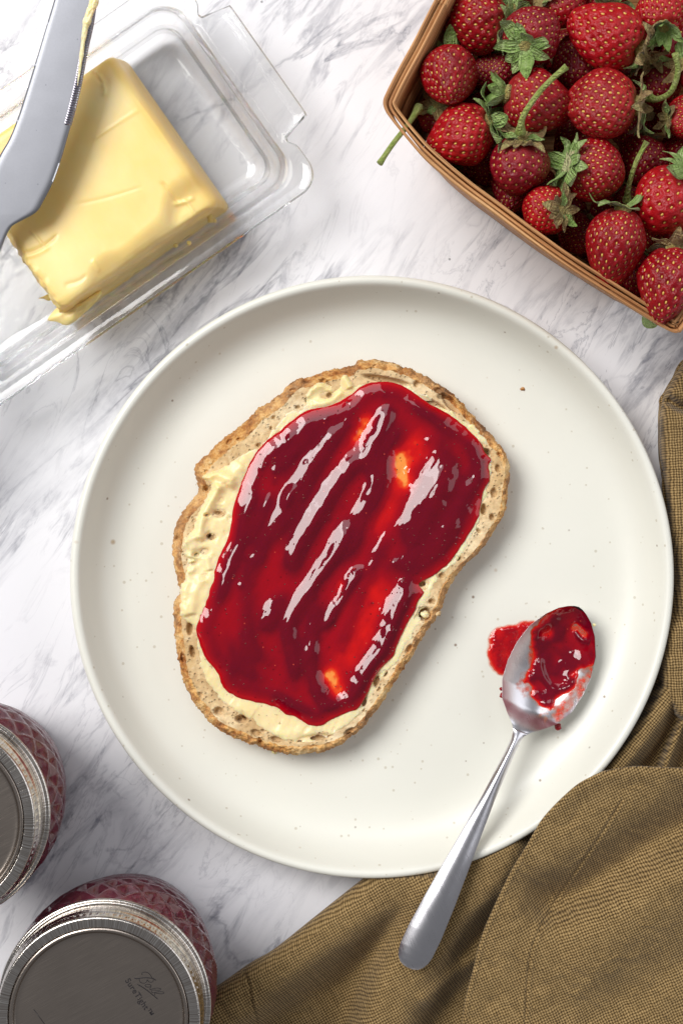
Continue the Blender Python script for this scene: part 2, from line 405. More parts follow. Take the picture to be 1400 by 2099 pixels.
def mat_leaf(name, c0, c1, c2):
    m = M(name); v = m.coord('Object')
    c = m.ramp(m.noise(v, 3.2, 4, 0.65), [(0.3, c0), (0.5, c1), (0.72, c2)])
    ve = m.noise(m.mapping(v, scale=(2, 16, 2)), 1.5, 2, 0.5)
    c = m.mix(m.ramp(ve, [(0.45, 0.0), (0.7, 0.4)]), c, c2)
    m.set('color', c); m.set('rough', 0.6); m.set('sss', 0.1); m.set('sssr', (0.3, 0.4, 0.1)); m.set('ssss', 0.15)
    m.set('normal', m.bump(m.math('ADD', ve, m.noise(v, 14, 3)), 0.05, 0.6)); return m.m

MARBLE = mat_marble(); STONE = mat_stoneware(); CRUMB = mat_crumb(); CRUST = mat_crust()
BUTTER = mat_butter("butter_block", (0.96, 0.67, 0.23), (0.97, 0.75, 0.34)); SPREAD = mat_butter("butter_spread", (0.92, 0.70, 0.34), (0.95, 0.78, 0.46))
JAM = mat_jam("strawberry_jam"); JAMT = mat_jam("strawberry_jam_film", True)
STEEL = mat_steel("spoon_steel", (0.66, 0.65, 0.68), 0.30, (4000, 120, 1), math.radians(23))
KNIFE = mat_steel("knife_steel", (0.29, 0.295, 0.32), 0.5, (1500, 1500, 1), 0, 0.00001, 0.5)
LIDM = mat_steel("lid_steel", (0.42, 0.36, 0.31), 0.25, (3500, 90, 1), math.radians(-62), 0.00003)
def mat_band():
    m = M("band_steel"); v = m.coord('Object'); sp = m.node('ShaderNodeSeparateXYZ'); m.l.new(v, sp.inputs[0])
    ang = m.math('ARCTAN2', sp.outputs[1], sp.outputs[0]); cb = m.node('ShaderNodeCombineXYZ')
    m.l.new(m.math('MULTIPLY', ang, 70.0), cb.inputs[0]); m.l.new(m.math('MULTIPLY', sp.outputs[2], 90.0), cb.inputs[1])
    s = m.noise(cb.outputs[0], 1.0, 5, 0.75); b = m.noise(v, 90, 3, 0.6)
    c = m.ramp(s, [(0.38, (0.34, 0.29, 0.25)), (0.56, (0.66, 0.62, 0.57)), (0.72, (0.95, 0.93, 0.90))])
    m.set('color', c); m.set('metal', 1.0); m.set('rough', m.math('MULTIPLY_ADD', b, 0.2, 0.05)); m.set('normal', m.bump(s, 0.00012, 0.6)); return m.m
BANDM = mat_band()
GLASS = mat_glass("clear_glass", 0.01, (0.985, 0.995, 0.99)); GLASS.node_tree.nodes["Principled BSDF"].inputs["IOR"].default_value = 1.40; GLASS.node_tree.nodes["Principled BSDF"].inputs["Alpha"].default_value = 0.74; JARG = mat_glass("jar_glass", 0.02, (0.98, 0.97, 0.98))
LINEN = mat_linen(); WOOD = mat_wood()
JSEED = M("jam_seed", color=(0.16, 0.008, 0.006), rough=0.25, coat=0.6).m
JARJAM = M("jam_in_jar", color=(0.22, 0.035, 0.062), rough=0.5).m
INK = M("printed_ink", color=(0.012, 0.009, 0.011), rough=0.5).m

# ------------------------------------------------------------------ marble countertop (a slab)
def slab():
    bx = 0.75; t = 0.02; c = 0.002
    V = []; 
    for z, b in ((-t, bx), (-c, bx), (0, bx - c)):
        V += [(-b, -b, z), (b, -b, z), (b, b, z), (-b, b, z)]
    F = [(3, 2, 1, 0), (8, 9, 10, 11)]
    for k in (0, 4):
        for i in range(4): F.append((k + i, k + (i + 1) % 4, k + 4 + (i + 1) % 4, k + 4 + i))
    o = obj("marble_countertop", mesh_np("marble_countertop", np.array(V), np.array(F), False), MARBLE); o['kind'] = 'structure'
slab()

# ------------------------------------------------------------------ plate
PC = np.array(P(762.5, 1183, 0.0235)); PR = 621 * 0.0002 * (H - 0.0235) / H; PFL = 0.0062
plate_prof = [(0, PFL), (.3, PFL), (.6, PFL), (.74, PFL), (.80, .0064), (.85, .0073), (.89, .0093), (.92, .0124), (.942, .0165), (.957, .0205),
              (.966, .0228), (.974, .0238), (.984, .0241), (.993, .0234), (.9985, .0216), (1.0, .0196), (.997, .0165), (.985, .0125), (.965, .0088), (.93, .0058),
              (.88, .0036), (.82, .0024), (.775, .0019), (.765, 0), (.735, 0), (.725, .0018), (.5, .002), (0, .002)]
def plate_r(f):  # fraction -> metres
    return f * PR
pp = fine_prof([(a * PR, b) for a, b in plate_prof], 180); pp[:, 0] = np.maximum(pp[:, 0], 0)
plate = obj("dinner_plate", lathe("dinner_plate", pp, 360, (PC[0], PC[1], 0)), STONE)
tag(plate, "round cream stoneware plate with brown speckles under the toast", "plate")
def plate_under(x, y):
    r = np.hypot(x - PC[0], y - PC[1]) / PR
    return np.interp(r, [0, .73, .77, .82, .88, .93, .965, .985, .997, 1.004, 1.012], [.0, .0, .0015, .0022, .0034, .0056, .0086, .0122, .0165, .030, 1.0])

# ------------------------------------------------------------------ toast
BREAD = [(736,743),(777,741),(829,756),(870,774),(921,807),(962,849),(1004,895),(1032,931),(1041,967),(1037,1008),(1032,1049),(1004,1095),(978,1131),
 (942,1166),(914,1207),(898,1250),(880,1277),(854,1320),(829,1361),(800,1408),(777,1444),(748,1482),(712,1515),(669,1536),(618,1544),(571,1540),(530,1529),
 (479,1508),(438,1485),(400,1441),(378,1392),(368,1351),(362,1300),(359,1253),(362,1233),(372,1216),(371,1202),(361,1161),(357,1121),(362,1090),(376,1054),(402,1023),
 (411,1006),(406,987),(404,957),(433,926),(469,895),(510,864),(530,843),(566,818),(607,782),(633,777),(669,764),(705,756),(726,751)]
JAMP = [(721,807),(746,789),(777,783),(818,787),(854,810),(885,831),(921,851),(957,879),(983,905),(991,925),(1006,941),(1001,955),(1003,982),(991,1008),(985,1039),
 (975,1070),(947,1116),(920,1153),(885,1181),(859,1196),(868,1215),(856,1232),(849,1253),(829,1289),(813,1325),(805,1348),(777,1374),(757,1413),(736,1449),(710,1462),
 (679,1475),(659,1487),(633,1486),(607,1469),(587,1464),(566,1449),(535,1441),(499,1433),(474,1421),(458,1408),(445,1377),(422,1349),(407,1310),(404,1279),(415,1243),
 (433,1197),(445,1151),(456,1126),(470,1095),(479,1039),(494,993),(515,946),(535,915),(566,890),(597,864),(628,843),(669,831),(695,823)]
BUTP = [(700,766),(718,772),(728,787),(760,780),(823,784),(860,800),(905,828),(955,862),(995,893),(1012,935),(1006,985),(994,1035),(982,1075),(960,1122),(925,1165),(893,1200),(880,1240),(856,1292),
 (822,1352),(785,1392),(755,1447),(712,1490),(660,1522),(610,1524),(560,1512),(515,1480),(469,1451),(430,1412),(404,1352),(398,1290),(371,1270),(373,1233),(381,1181),(384,1145),(377,1106),
 (395,1085),(402,1054),(427,1018),(431,987),(415,981),(440,968),(462,955),(494,931),(530,910),(582,849),(620,832),(632,803),(660,785),(690,800)]
BC = np.array([700.0, 1140.0]); BZ = 0.0215
HOLES = [(793,779,45,6,.2,3),(854,787,6,6,0,2),(898,800,7,6,0,2),(925,828,22,9,.8,3.2),(905,812,8,6,0,2),(985,915,6,4,.8,1.5),(996,928,9,8,0,3),(991,1044,6,10,0,3),(885,826,28,6,.5,2.5),(677,810,7,5,0,1.6),
 (561,856,4,4,0,1.5),(530,913,5,4,0,1.6),(448,1052,9,4,.2,2),(433,1102,7,5,.5,2),(428,1095,4,9,.5,2),(400,1130,6,5,0,1.6),(870,1259,13,13,0,4),(865,1197,8,6,0,2.5),(885,1233,7,5,0,2),(641,1513,34,6,-.15,3),(566,1516,10,5,.2,2),
 (525,1503,10,6,.3,2),(494,1475,11,7,.2,2.5),(448,1459,9,8,0,2.5),(389,1289,6,12,0,3),(394,1336,5,11,-.2,2.5),(375,1350,5,10,-.2,2),(772,1397,6,14,.4,2.5),(746,1439,6,14,.4,2.5),(1012,1010,6,9,0,2),(1020,960,5,7,0,2),
 (1008,1060,5,6,0,2),(715,1500,10,5,-.5,2),(838,1330,5,9,.5,2),(905,1180,6,5,0,1.6),(600,800,6,4,0,1.5),(610,835,5,3,0,1.2),(470,905,8,5,-.6,1.6),(490,900,5,3,0,1.2)]
for _ in range(95):
    a = RNG.rand() * 6.283; rr = 0.55 + 0.47 * RNG.rand()
    s = 2.5 + 4.5 * RNG.rand() ** 1.5
    k = int((a / 6.283) * len(BREAD)) % len(BREAD); b = np.array(BREAD[k]); p = BC + (b - BC) * rr + RNG.randn(2) * 6
    HOLES.append((p[0], p[1], s * (1 + RNG.rand()), s, RNG.rand() * 3, 0.5 + 0.25 * s))
def bread_smooth(px, py):
    return BZ + 0.0006 * fbm(px / 90, py / 90, 3, 5)
def bread_z(px, py):
    z = bread_smooth(px, py) + 0.00035 * fbm(px / 9, py / 9, 3, 9); hole = np.zeros_like(z)
    for (hx, hy, a, b, ang, dep) in HOLES:
        m = (np.abs(px - hx) < a + b + 6) & (np.abs(py - hy) < a + b + 6)
        if not m.any(): continue
        dx = px[m] - hx; dy = py[m] - hy; ca, sa = math.cos(ang), math.sin(ang)
        u = (dx * ca + dy * sa) / a; v = (-dx * sa + dy * ca) / b
        f = np.clip(1.25 - np.sqrt(u * u + v * v), 0, 1) ; f = np.clip(f * 2.2, 0, 1)
        z[m] -= f * dep * 0.0011; hole[m] = np.maximum(hole[m], f * min(1, dep / 2.5))
    return z, hole
toast = thing("slice_of_toast", "oval slice of brown bread with butter and red jam on the plate", "toast", P(700, 1140, PFL))
def child_mesh(name, V, F, m, parent, **kw):
    V = np.asarray(V).reshape(-1, 3) - np.array(parent.location); return obj(name, mesh_np(name, V, F, **kw), m, parent)
def make_bread():
    N = 900
    out = resample(BREAD, N, True); th = np.linspace(0, 2 * np.pi, N, endpoint=False)
    nv = out - BC; L = np.linalg.norm(nv, axis=1)
    jit = 2.2 * fbm(np.cos(th) * 26, np.sin(th) * 26, 4, 3) + 1.2 * vnoise(np.cos(th) * 90, np.sin(th) * 90, 8)
    out = out + nv / L[:, None] * jit[:, None]
    L = L + jit
    ang = np.degrees(np.arctan2(-nv[:, 1], nv[:, 0]))  # up = +90
    cw = np.interp(ang, [-180, -160, -120, -90, -60, -40, 0, 30, 60, 80, 100, 125, 150, 165, 180], [15, 14, 15, 13, 12, 10, 10, 10, 12, 15, 18, 22, 21, 17, 15])
    cw = cw * (1 + 0.25 * fbm(np.cos(th) * 9, np.sin(th) * 9, 3, 44))
    sc = 1 - cw / L
    # crumb
    K = 170; s = np.linspace(0, 1, K) ** 0.62
    S = s[None, :] * sc[:, None]
    px = BC[0] + nv[:, :1] / np.linalg.norm(nv, axis=1)[:, None] * 0 + (out - BC)[:, :1] * S; px = px + 0
    py = BC[1] + (out - BC)[:, 1:] * S
    z, hole = bread_z(px, py)
    V = PA(px, py, BZ); V[..., 2] = z
    child_mesh("crumb", V, grid_faces(N, K, wrap_u=True), CRUMB, toast, attrs={'hole': hole})
    # crust: top band, then round the edge and down the side
    K2 = 20; K3 = 26
    s2 = np.linspace(0, 1, K2); S2 = sc[:, None] + (1 - sc[:, None]) * s2[None, :]
    px = BC[0] + (out - BC)[:, :1] * S2; py = BC[1] + (out - BC)[:, 1:] * S2
    z, hole = bread_z(px, py); drop = np.interp(cw, [12, 24], [0.0012, 0.0045])[:, None]
    z = z - drop * s2[None, :] ** 2.0 + 0.0013 * smooth(0.0, .25, s2)[None, :] * fbm(px / 12, py / 12, 4, 77, .65)
    V1 = PA(px, py, BZ); V1[..., 2] = z
    ztop = z[:, -1:]; t = np.linspace(0, 1, K3)[1:][None, :]
    zz = ztop + (PFL + 0.0002 - ztop) * t
    bulge = 0.0016 * np.sin(np.pi * np.clip(t * 1.15, 0, 1)) * (1 - 0.4 * t) - 0.0035 * t ** 3
    nx = (out - BC)[:, :1] / L[:, None]; ny = -(out - BC)[:, 1:] / L[:, None]
    bx = V1[:, -1:, 0]; by = V1[:, -1:, 1]
    rough = 0.0010 * fbm(th[:, None] * 60 + 0 * t, t * 12 + 0 * th[:, None], 4, 12, .65)
    V2 = np.stack([bx + nx * (bulge + rough), by + ny * (bulge + rough), zz + 0 * bx], -1)
    V = np.concatenate([V1, V2], axis=1); n = V.shape[1]
    toastv = np.concatenate([np.repeat(s2[None, :] * 0.35, N, 0), np.repeat(0.35 + 0.65 * t, N, 0)], axis=1)
    tm = np.interp(ang, [-180, 120, 140, 165, 180], [0.4, .5, 1.0, 1.0, 0.4])[:, None]
    toastv = np.clip(toastv * tm * 1.5 + 0.4 * fbm(th[:, None] * 10 + 0 * toastv, toastv * 2, 3, 4), 0, 1)
    child_mesh("crust", V, grid_faces(N, n, wrap_u=True), CRUST, toast, attrs={'toast': toastv})
make_bread()

def gauss_line(px, py, pts, sig, amp, taper=0.12, n=40):
    d, f, _ = seg_dist(px, py, resample(pts, n)); e = smooth(0, taper, f) * smooth(0, taper, 1 - f) if taper else 1
    return amp * e * np.exp(-(d / sig) ** 2)
def soft_stroke(px, py, pts, sig, amp, taper=0.12):
    """a smooth ridge: many overlapping round bumps along the line"""
    L = np.linalg.norm(np.diff(np.array(pts, float), axis=0), axis=1).sum(); n = max(5, int(L / (sig * .45)) + 1)
    q = resample(pts, n); step = L / (n - 1); f = np.linspace(0, 1, n); w = 0.25 + 0.75 * smooth(0, taper, f) * smooth(0, taper, 1 - f); h = 0
    for (x, y), ww in zip(q, w): h = h + ww * np.exp(-((px - x) ** 2 + (py - y) ** 2) / sig ** 2)
    return amp * h * min(1.0, step / (1.7725 * sig) * 1.0) 
# butter spread: thickness field; where it is negative the bread shows
def butter_t(px, py):
    d = sdf(px, py, resample(BUTP, 160, True))
    left = smooth(520, 400, px) * smooth(900, 960, py) * smooth(1300, 1260, py)
    t = 0.00022 + 0.0002 * fbm(px / 30, py / 30, 3, 61)
    t += 0.0010 * left * (0.65 + 0.6 * fbm(px / 34, py / 34, 3, 21))
    t += 0.00016 * fbm((px + py * 0.4) / 12, (py - px * .4) / 26, 3, 22)
    for pts, sg, am in [([(417,982),(440,972),(475,985),(468,1000)], 11, .0018), ([(455,990),(432,1030),(415,1070),(408,1110)], 9, .0020), ([(500,950),(470,985),(440,1000)], 12, .0012),
                        ([(378,1108),(395,1125),(392,1145)], 12, .0024), ([(378,1110),(405,1100),(420,1105)], 8, .0015), ([(376,1190),(378,1230),(385,1265)], 13, .0016), ([(395,1262),(400,1215),(420,1180)], 10, .0010),
                        ([(625,815),(640,798),(662,788),(686,795)], 9, .0016), ([(632,830),(668,826),(690,812),(706,800)], 8, .0013), ([(702,770),(712,785),(718,797)], 8, .0017), ([(393,1147),(398,1165),(384,1172)], 7, .0015), ([(425,1140),(430,1170)], 7, .0012),
                        ([(560,1500),(600,1510),(650,1500)], 14, .0005), ([(470,1440),(520,1470)], 14, .0005), ([(860,795),(900,822),(940,850)], 6, .0006), ([(965,868),(985,885)], 6, .0008)]:
        t += gauss_line(px, py, pts, sg, am, 0.1, 14)
    for (hx, hy, a, b, ang, dep) in HOLES[:39]:
        t -= 0.0012 * np.exp(-(((px - hx) / (a + 3)) ** 2 + ((py - hy) / (b + 3)) ** 2)) * (1 - 0.7 * left)
    for hx, hy, s in [(667,811,7),(449,1052,10),(433,1100,8),(403,1137,6),(420,1130,8),(397,1155,6),(425,1056,5)]:
        t -= 0.0035 * np.exp(-(((px - hx) / s) ** 2 + ((py - hy) / (s * .6)) ** 2))
    t += np.minimum(0, (d - 5 + 5 * fbm(px / 11, py / 11, 3, 19)) * 0.00022)
    return t, d
def make_butter_spread():
    x = np.arange(352, 1030, 1.7); y = np.arange(755, 1545, 1.7)
    X, Y = np.meshgrid(x, y, indexing='ij'); t, d = butter_t(X, Y)
    dj = sdf(X, Y, resample(JAMP, 160, True))
    zb, _ = bread_z(X, Y)
    z = np.maximum(bread_smooth(X, Y) + 0.2 * (zb - bread_smooth(X, Y)), 0) + t
    keep = (t > -0.0006) & (d > -12) & (dj < 14)
    F = grid_faces(len(x), len(y))[:, ::-1]; k = keep.ravel(); F = F[k[F].all(axis=1)]
    V = PA(X, Y, BZ); V[..., 2] = z
    used = np.unique(F); remap = -np.ones(V.size // 3, int); remap[used] = np.arange(len(used))
    child_mesh("butter_spread", V.reshape(-1, 3)[used], remap[F], SPREAD, toast)
make_butter_spread()

RIDGES = [([(700,870),(640,945),(585,1035),(540,1125),(520,1180)], 12, .55), ([(800,1090),(770,1150),(735,1230),(700,1330)], 11, .5), ([(450,1240),(470,1180),(490,1120),(505,1060),(530,1000)], 11, .5), ([(960,980),(940,1040),(905,1090)], 10, .5), ([(560,1420),(600,1445),(640,1462)], 9, .4), ([(500,1290),(520,1330),(560,1360)], 12, .4), ([(850,830),(890,860),(930,900)], 12, .45), ([(800,835),(775,890),(760,930),(762,975)], 13, 1.15), ([(752,925),(705,972),(666,1029),(635,1080),(604,1140),(596,1180)], 14, 1.25), ([(770,975),(750,1020),(733,1060)], 9, 0.8),
 ([(722,1058),(691,1128),(645,1192),(612,1243),(592,1284),(598,1320),(606,1356),(602,1400)], 12, 1.2), ([(742,1162),(706,1217),(662,1290)], 9, 1.1), ([(836,1198),(808,1259),(792,1315),(752,1377),(722,1435)], 13, 1.0),
 ([(745,835),(705,880),(672,926),(620,1010),(566,1111)], 14, 0.65), ([(672,862),(610,915),(560,975)], 15, 0.7), ([(833,865),(790,936),(783,998),(727,1115),(700,1150)], 13, 0.75), ([(885,885),(915,940),(905,1000)], 14, 0.6),
 ([(915,960),(897,1010),(880,1050),(840,1110)], 26, 1.7), ([(560,1230),(545,1290),(590,1210)], 12, .6), ([(655,1230),(640,1300),(640,1380),(668,1440)], 12, 0.9), ([(520,1130),(505,1200),(520,1370)], 14, .5), ([(930,1050),(900,1110),(840,1150),(790,1165)], 13, .8),
 ([(560,1010),(535,1060),(510,1120)], 12, .6), ([(600,1000),(585,1040)], 8, .6), ([(965,900),(985,960),(970,1020)], 13, .5), ([(470,1310),(500,1370),(540,1395)], 12, .5), ([(640,1400),(660,1440),(700,1445)], 9, .5)]
THIN = [([(748,865),(735,895)], 15, 1.0), ([(815,935),(826,985)], 19, 1.25), ([(790,1040),(772,1075)], 26, .3), ([(676,1385),(692,1412)], 15, 1.25), ([(700,1200),(690,1225)], 10, .8), ([(770,1215),(745,1280),(720,1340)], 28, .38), ([(700,935),(690,960)], 20, .4), ([(850,910),(860,935)], 18, .4)]
def make_jam():
    N = 720; K = 250
    out = resample(JAMP, N, True); c = np.array([705.0, 1135.0]); th = np.linspace(0, 2 * np.pi, N, endpoint=False)
    nv = out - c; L = np.linalg.norm(nv, axis=1)[:, None]; out = out + nv / L * (2.2 * fbm(np.cos(th) * 22, np.sin(th) * 22, 4, 31))[:, None]
    s = 1 - (1 - np.linspace(0, 1, K)) ** 1.5
    px = c[0] + (out - c)[:, :1] * s; py = c[1] + (out - c)[:, 1:] * s
    d, _, _ = seg_dist(px, py, resample(out, 200, True, False), True)
    e = np.clip(d / 27, 0, 1); edge = np.sqrt(np.clip(1 - (1 - e) ** 2, 0, 1))
    rim = 0.5 * np.exp(-((d - 26) / 14) ** 2)
    h = 1.25 + rim + 0.16 * fbm(px / 60, py / 60, 3, 51)
    along = fbm((px * .5 + py * -.86) / 70, (px * .86 + py * .5) / 15, 3, 52)
    h += 0.12 * along
    vary = 1 + 0.22 * fbm(px / 60, py / 60, 2, 57)
    for pts, sg, am in RIDGES: h += vary * soft_stroke(px + 3 * fbm(px / 30, py / 30, 2, 55), py, pts, sg * 1.45, am * 1.65)
    thin = np.zeros_like(h)
    for pts, sg, am in THIN: thin += gauss_line(px, py, pts, sg * 1.15, am, 0, 6)
    thin = thin * (0.8 + 0.45 * fbm(px / 16, py / 22, 3, 58))
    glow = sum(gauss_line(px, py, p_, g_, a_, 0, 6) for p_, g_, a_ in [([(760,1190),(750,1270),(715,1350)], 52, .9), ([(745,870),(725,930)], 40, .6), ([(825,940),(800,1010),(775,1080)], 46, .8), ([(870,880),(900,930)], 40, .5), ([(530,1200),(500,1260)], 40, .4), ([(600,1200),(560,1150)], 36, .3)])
    h -= 0.75 * thin
    h += 0.016 * fbm(px / 8, py / 8, 3, 53)
    rs = np.random.RandomState(9)
    for _ in range(90):                          # soft lumps of fruit
        i = rs.randint(N); j = int(K * (.03 + .85 * math.sqrt(rs.rand()))); x, y = px[i, min(j, K - 1)], py[i, min(j, K - 1)]; g = 3.5 + 5 * rs.rand()
        h += (.10 + .22 * rs.rand()) * np.exp(-((px - x) ** 2 + (py - y) ** 2) / g ** 2)
    h = np.maximum(h, 0.3)
    T = h * edge
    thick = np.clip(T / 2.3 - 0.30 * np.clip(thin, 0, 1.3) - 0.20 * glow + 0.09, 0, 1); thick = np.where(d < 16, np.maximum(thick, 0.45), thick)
    z = bread_smooth(px, py) + 0.0003 + T * 0.001
    V = PA(px, py, BZ); V[..., 2] = z; V[:, -1, 2] -= 0.0012
    child_mesh("jam_layer", V, grid_faces(N, K, wrap_u=True), JAM, toast, attrs={'thick': thick})
    # strawberry seeds caught in the jam, and small lumps of fruit
    rs = np.random.RandomState(77); VV = []; FF = []; off = 0
    lo = np.array([(math.cos(a) * math.sin(b), math.sin(a) * math.sin(b), math.cos(b)) for a in np.linspace(0, 2 * np.pi, 7, endpoint=False) for b in (.15, .9, 1.7)]); fb = grid_faces(7, 3, wrap_u=True)[:, ::-1]
    for _ in range(280):
        i = rs.randint(N); j = int(K * (.02 + .88 * math.sqrt(rs.rand()))); p = V[i, min(j, K - 16)]; a = rs.rand() * 6.28; k = .75 + .5 * rs.rand()
        q = lo * np.array([.00046, .00029, .00024]) * k; ca, sa = math.cos(a), math.sin(a)
        VV.append(np.stack([q[:, 0] * ca - q[:, 1] * sa, q[:, 0] * sa + q[:, 1] * ca, q[:, 2]], -1) + p - np.array([0, 0, .00008])); FF.append(fb + off); off += len(lo)
    sd = child_mesh("jam_seeds", np.concatenate(VV), np.concatenate(FF), JSEED, toast); sd['kind'] = 'stuff'
make_jam()

# ------------------------------------------------------------------ spoon
SE = np.array([836.0, 1985.0]); ST = np.array([1186.0, 1244.0]); SL = np.linalg.norm(ST - SE); SD = (ST - SE) / SL; SN = np.array([-SD[1], SD[0]])
def spoon_prof(s):
    s = np.asarray(s) * 801.0 / SL
    w = np.interp(s, [0, 2, 6, 14, 26, 40, 80, 150, 230, 310, 380, 440, 480, 505, 520, 532, 548, 570, 605, 645, 685, 725, 760, 782, 794, 799, 801],
                     [0, 12, 20, 28, 33.5, 36, 36.5, 32.5, 26, 19, 13.6, 11, 9.5, 9.8, 12.5, 21, 40, 62, 79, 85, 84, 75, 56, 37, 20, 9, 0])
    z = np.interp(s, [0, 60, 150, 240, 330, 420, 500, 540, 600, 700, 760, 801], [.0290, .0300, .0305, .0293, .0262, .0224, .0192, .0172, .0152, .0146, .0152, .0164])
    g = np.arange(-60, 862.0); gz = np.interp(g, [0, 60, 150, 240, 330, 420, 500, 540, 600, 700, 760, 801], [.0290, .0300, .0305, .0293, .0262, .0224, .0192, .0172, .0152, .0146, .0152, .0164])
    k = np.exp(-0.5 * (np.arange(-50, 51) / 18.0) ** 2); k /= k.sum(); z = np.interp(s, g, np.convolve(np.pad(gz, 50, 'edge'), k, 'valid'))
    bowl = smooth(520, 575, s) * np.sqrt(np.clip(1 - ((s - 660) / 141.5) ** 2, 0, 1)) ** 0.9
    return w, z, bowl
def spoon_xy(s, t):
    w, z, b = spoon_prof(s[:, 0]); w = w[:, None]; z = z[:, None]; b = b[:, None]
    px = SE[0] + SD[0] * s - SN[0] * 0 + SN[0] * w * t; py = SE[1] + SD[1] * s + SN[1] * w * t
    crown = (1 - smooth(500, 545, s)) * np.clip(w / 37, 0, 1) * 0.0024 * (1 - t * t)
    neckc = smooth(300, 480, s) * (1 - smooth(520, 560, s)) * 0.0010 * (1 - t * t)
    zz = z + crown + neckc - 0.0078 * b * (1 - np.abs(t) ** 2.2)
    return px, py, zz
def make_spoon():
    root = thing("teaspoon", "stainless steel spoon smeared with jam lying across the plate rim", "spoon", P(1000, 1650, 0.025))
    n = 420; s = np.sort(np.concatenate([np.linspace(0, SL, n), SL * (1 - np.cos(np.linspace(0, .5, 16))), 8 * np.linspace(0, 1, 10) ** 2]))[:, None]
    s = np.unique(s.ravel())[:, None]; t = np.sin(np.linspace(-np.pi / 2, np.pi / 2, 41))[None, :]
    px, py, z = spoon_xy(s, t); m = s[:, 0] >= 524 * SL / 801
    top = PA(px, py, z)
    th = (0.0018 * (1 - 0.55 * smooth(500, 560, s)) * np.clip(np.sqrt(np.clip(1 - t * t, 0, 1)) + 0.35, 0, 1))
    bot = top.copy(); bot[..., 2] -= th + 0.0006 * (1 - smooth(500, 560, s)) * (1 - t * t)
    def sheet(sel):
        T = top[sel]; B = bot[sel]; a, b = T.shape[:2]; V = np.concatenate([T.reshape(-1, 3), B.reshape(-1, 3)]); o = a * b
        F = [grid_faces(a, b), grid_faces(a, b, off=o)[:, ::-1]]
        i = np.arange(a - 1)
        F.append(np.stack([i * b, i * b + o, (i + 1) * b + o, (i + 1) * b], -1)); F.append(np.stack([i * b + b - 1, (i + 1) * b + b - 1, (i + 1) * b + b - 1 + o, i * b + b - 1 + o], -1))
        j = np.arange(b - 1)
        F.append(np.stack([j, j + 1, j + 1 + o, j + o], -1)); e = (a - 1) * b; F.append(np.stack([e + j, e + j + o, e + j + 1 + o, e + j + 1], -1))
        return V, [np.concatenate(F)]
    ids = np.where(m)[0]; V, F = sheet(slice(0, ids[0] + 1)); child_mesh("handle", V, F, STEEL, root)
    V, F = sheet(slice(ids[0], len(s))); child_mesh("bowl", V, F, STEEL, root)
    # jam left in the bowl
    ss = np.linspace(572, SL - 5, 170)[:, None]; tt = np.linspace(-.985, .985, 130)[None, :]
    px, py, z = spoon_xy(ss, tt); ss = ss + 0 * tt; tt = tt + 0 * ss
    mask = sdf(px, py, resample([(1092,1290),(1115,1262),(1160,1238),(1200,1240),(1228,1280),(1232,1330),(1218,1362),(1196,1376),(1180,1382),(1176,1402),(1152,1418),(1135,1446),(1112,1452),(1094,1436),(1084,1408),(1068,1398),(1086,1370),(1088,1330),(1086,1305)], 120, True))
    film = sdf(px, py, resample([(1085,1320),(1110,1280),(1165,1250),(1210,1270),(1222,1330),(1205,1410),(1165,1465),(1120,1475),(1100,1450),(1068,1420),(1060,1400),(1080,1370)], 100, True))
    T = smooth(-3, 16, mask + 7 * fbm(px / 15, py / 15, 3, 71)) * (1.1 + 0.5 * fbm(px / 26, py / 26, 2, 73) + 0.03 * fbm(px / 6, py / 6, 2, 74))
    T += gauss_line(px, py, [(1104,1345),(1112,1385),(1135,1412),(1165,1408),(1190,1375)], 7, 1.0, .1, 20)
    T += gauss_line(px, py, [(1178,1290),(1190,1310),(1210,1318)], 6, .8, .1, 10)
    T -= gauss_line(px, py, [(1180,1285),(1196,1300)], 9, 1.6, 0, 6) + gauss_line(px, py, [(1115,1300),(1128,1295)], 10, .8, 0, 6) + gauss_line(px, py, [(1194,1382),(1188,1392)], 10, 1.2, 0, 5)
    fl = 0.16 * smooth(-4, 8, film + 12 * fbm(px / 12, py / 12, 3, 75)) * (0.45 + 0.9 * fbm(px / 9, py / 9, 3, 76))
    T = np.maximum(np.maximum(T, fl), 0); V = PA(px, py, z + 0.00008 + 0.0011 * T)
    kk = (T > 0.012).ravel(); F = grid_faces(*px.shape); F = F[kk[F].any(axis=1)]
    child_mesh("jam_residue", V, F, JAMT, root, attrs={'thick': np.clip(T * 0.85, 0, 1)})
    # blob stuck on the edge of the bowl
    for cx, cy, r, z0 in [(1143,1490,8,.0110), (1029,1425,6,.0120), (1027,1412,4,.0125)]:
        V = np.array([[math.cos(a) * math.sin(b), math.sin(a) * math.sin(b), math.cos(b)] for a in np.linspace(0, 2 * np.pi, 14, endpoint=False) for b in np.linspace(0.01, np.pi - .01, 9)])
        V *= (1 + 0.3 * fbm(V[:, 0] * 2 + cx, V[:, 1] * 2 + V[:, 2], 2, 5))[:, None] * r * 0.00019; V += np.array(P(cx, cy, z0))
        child_mesh("jam_drip", V, grid_faces(14, 9, wrap_u=True)[:, ::-1], JAM, root, attrs={'thick': np.full(len(V), .7)})
make_spoon()
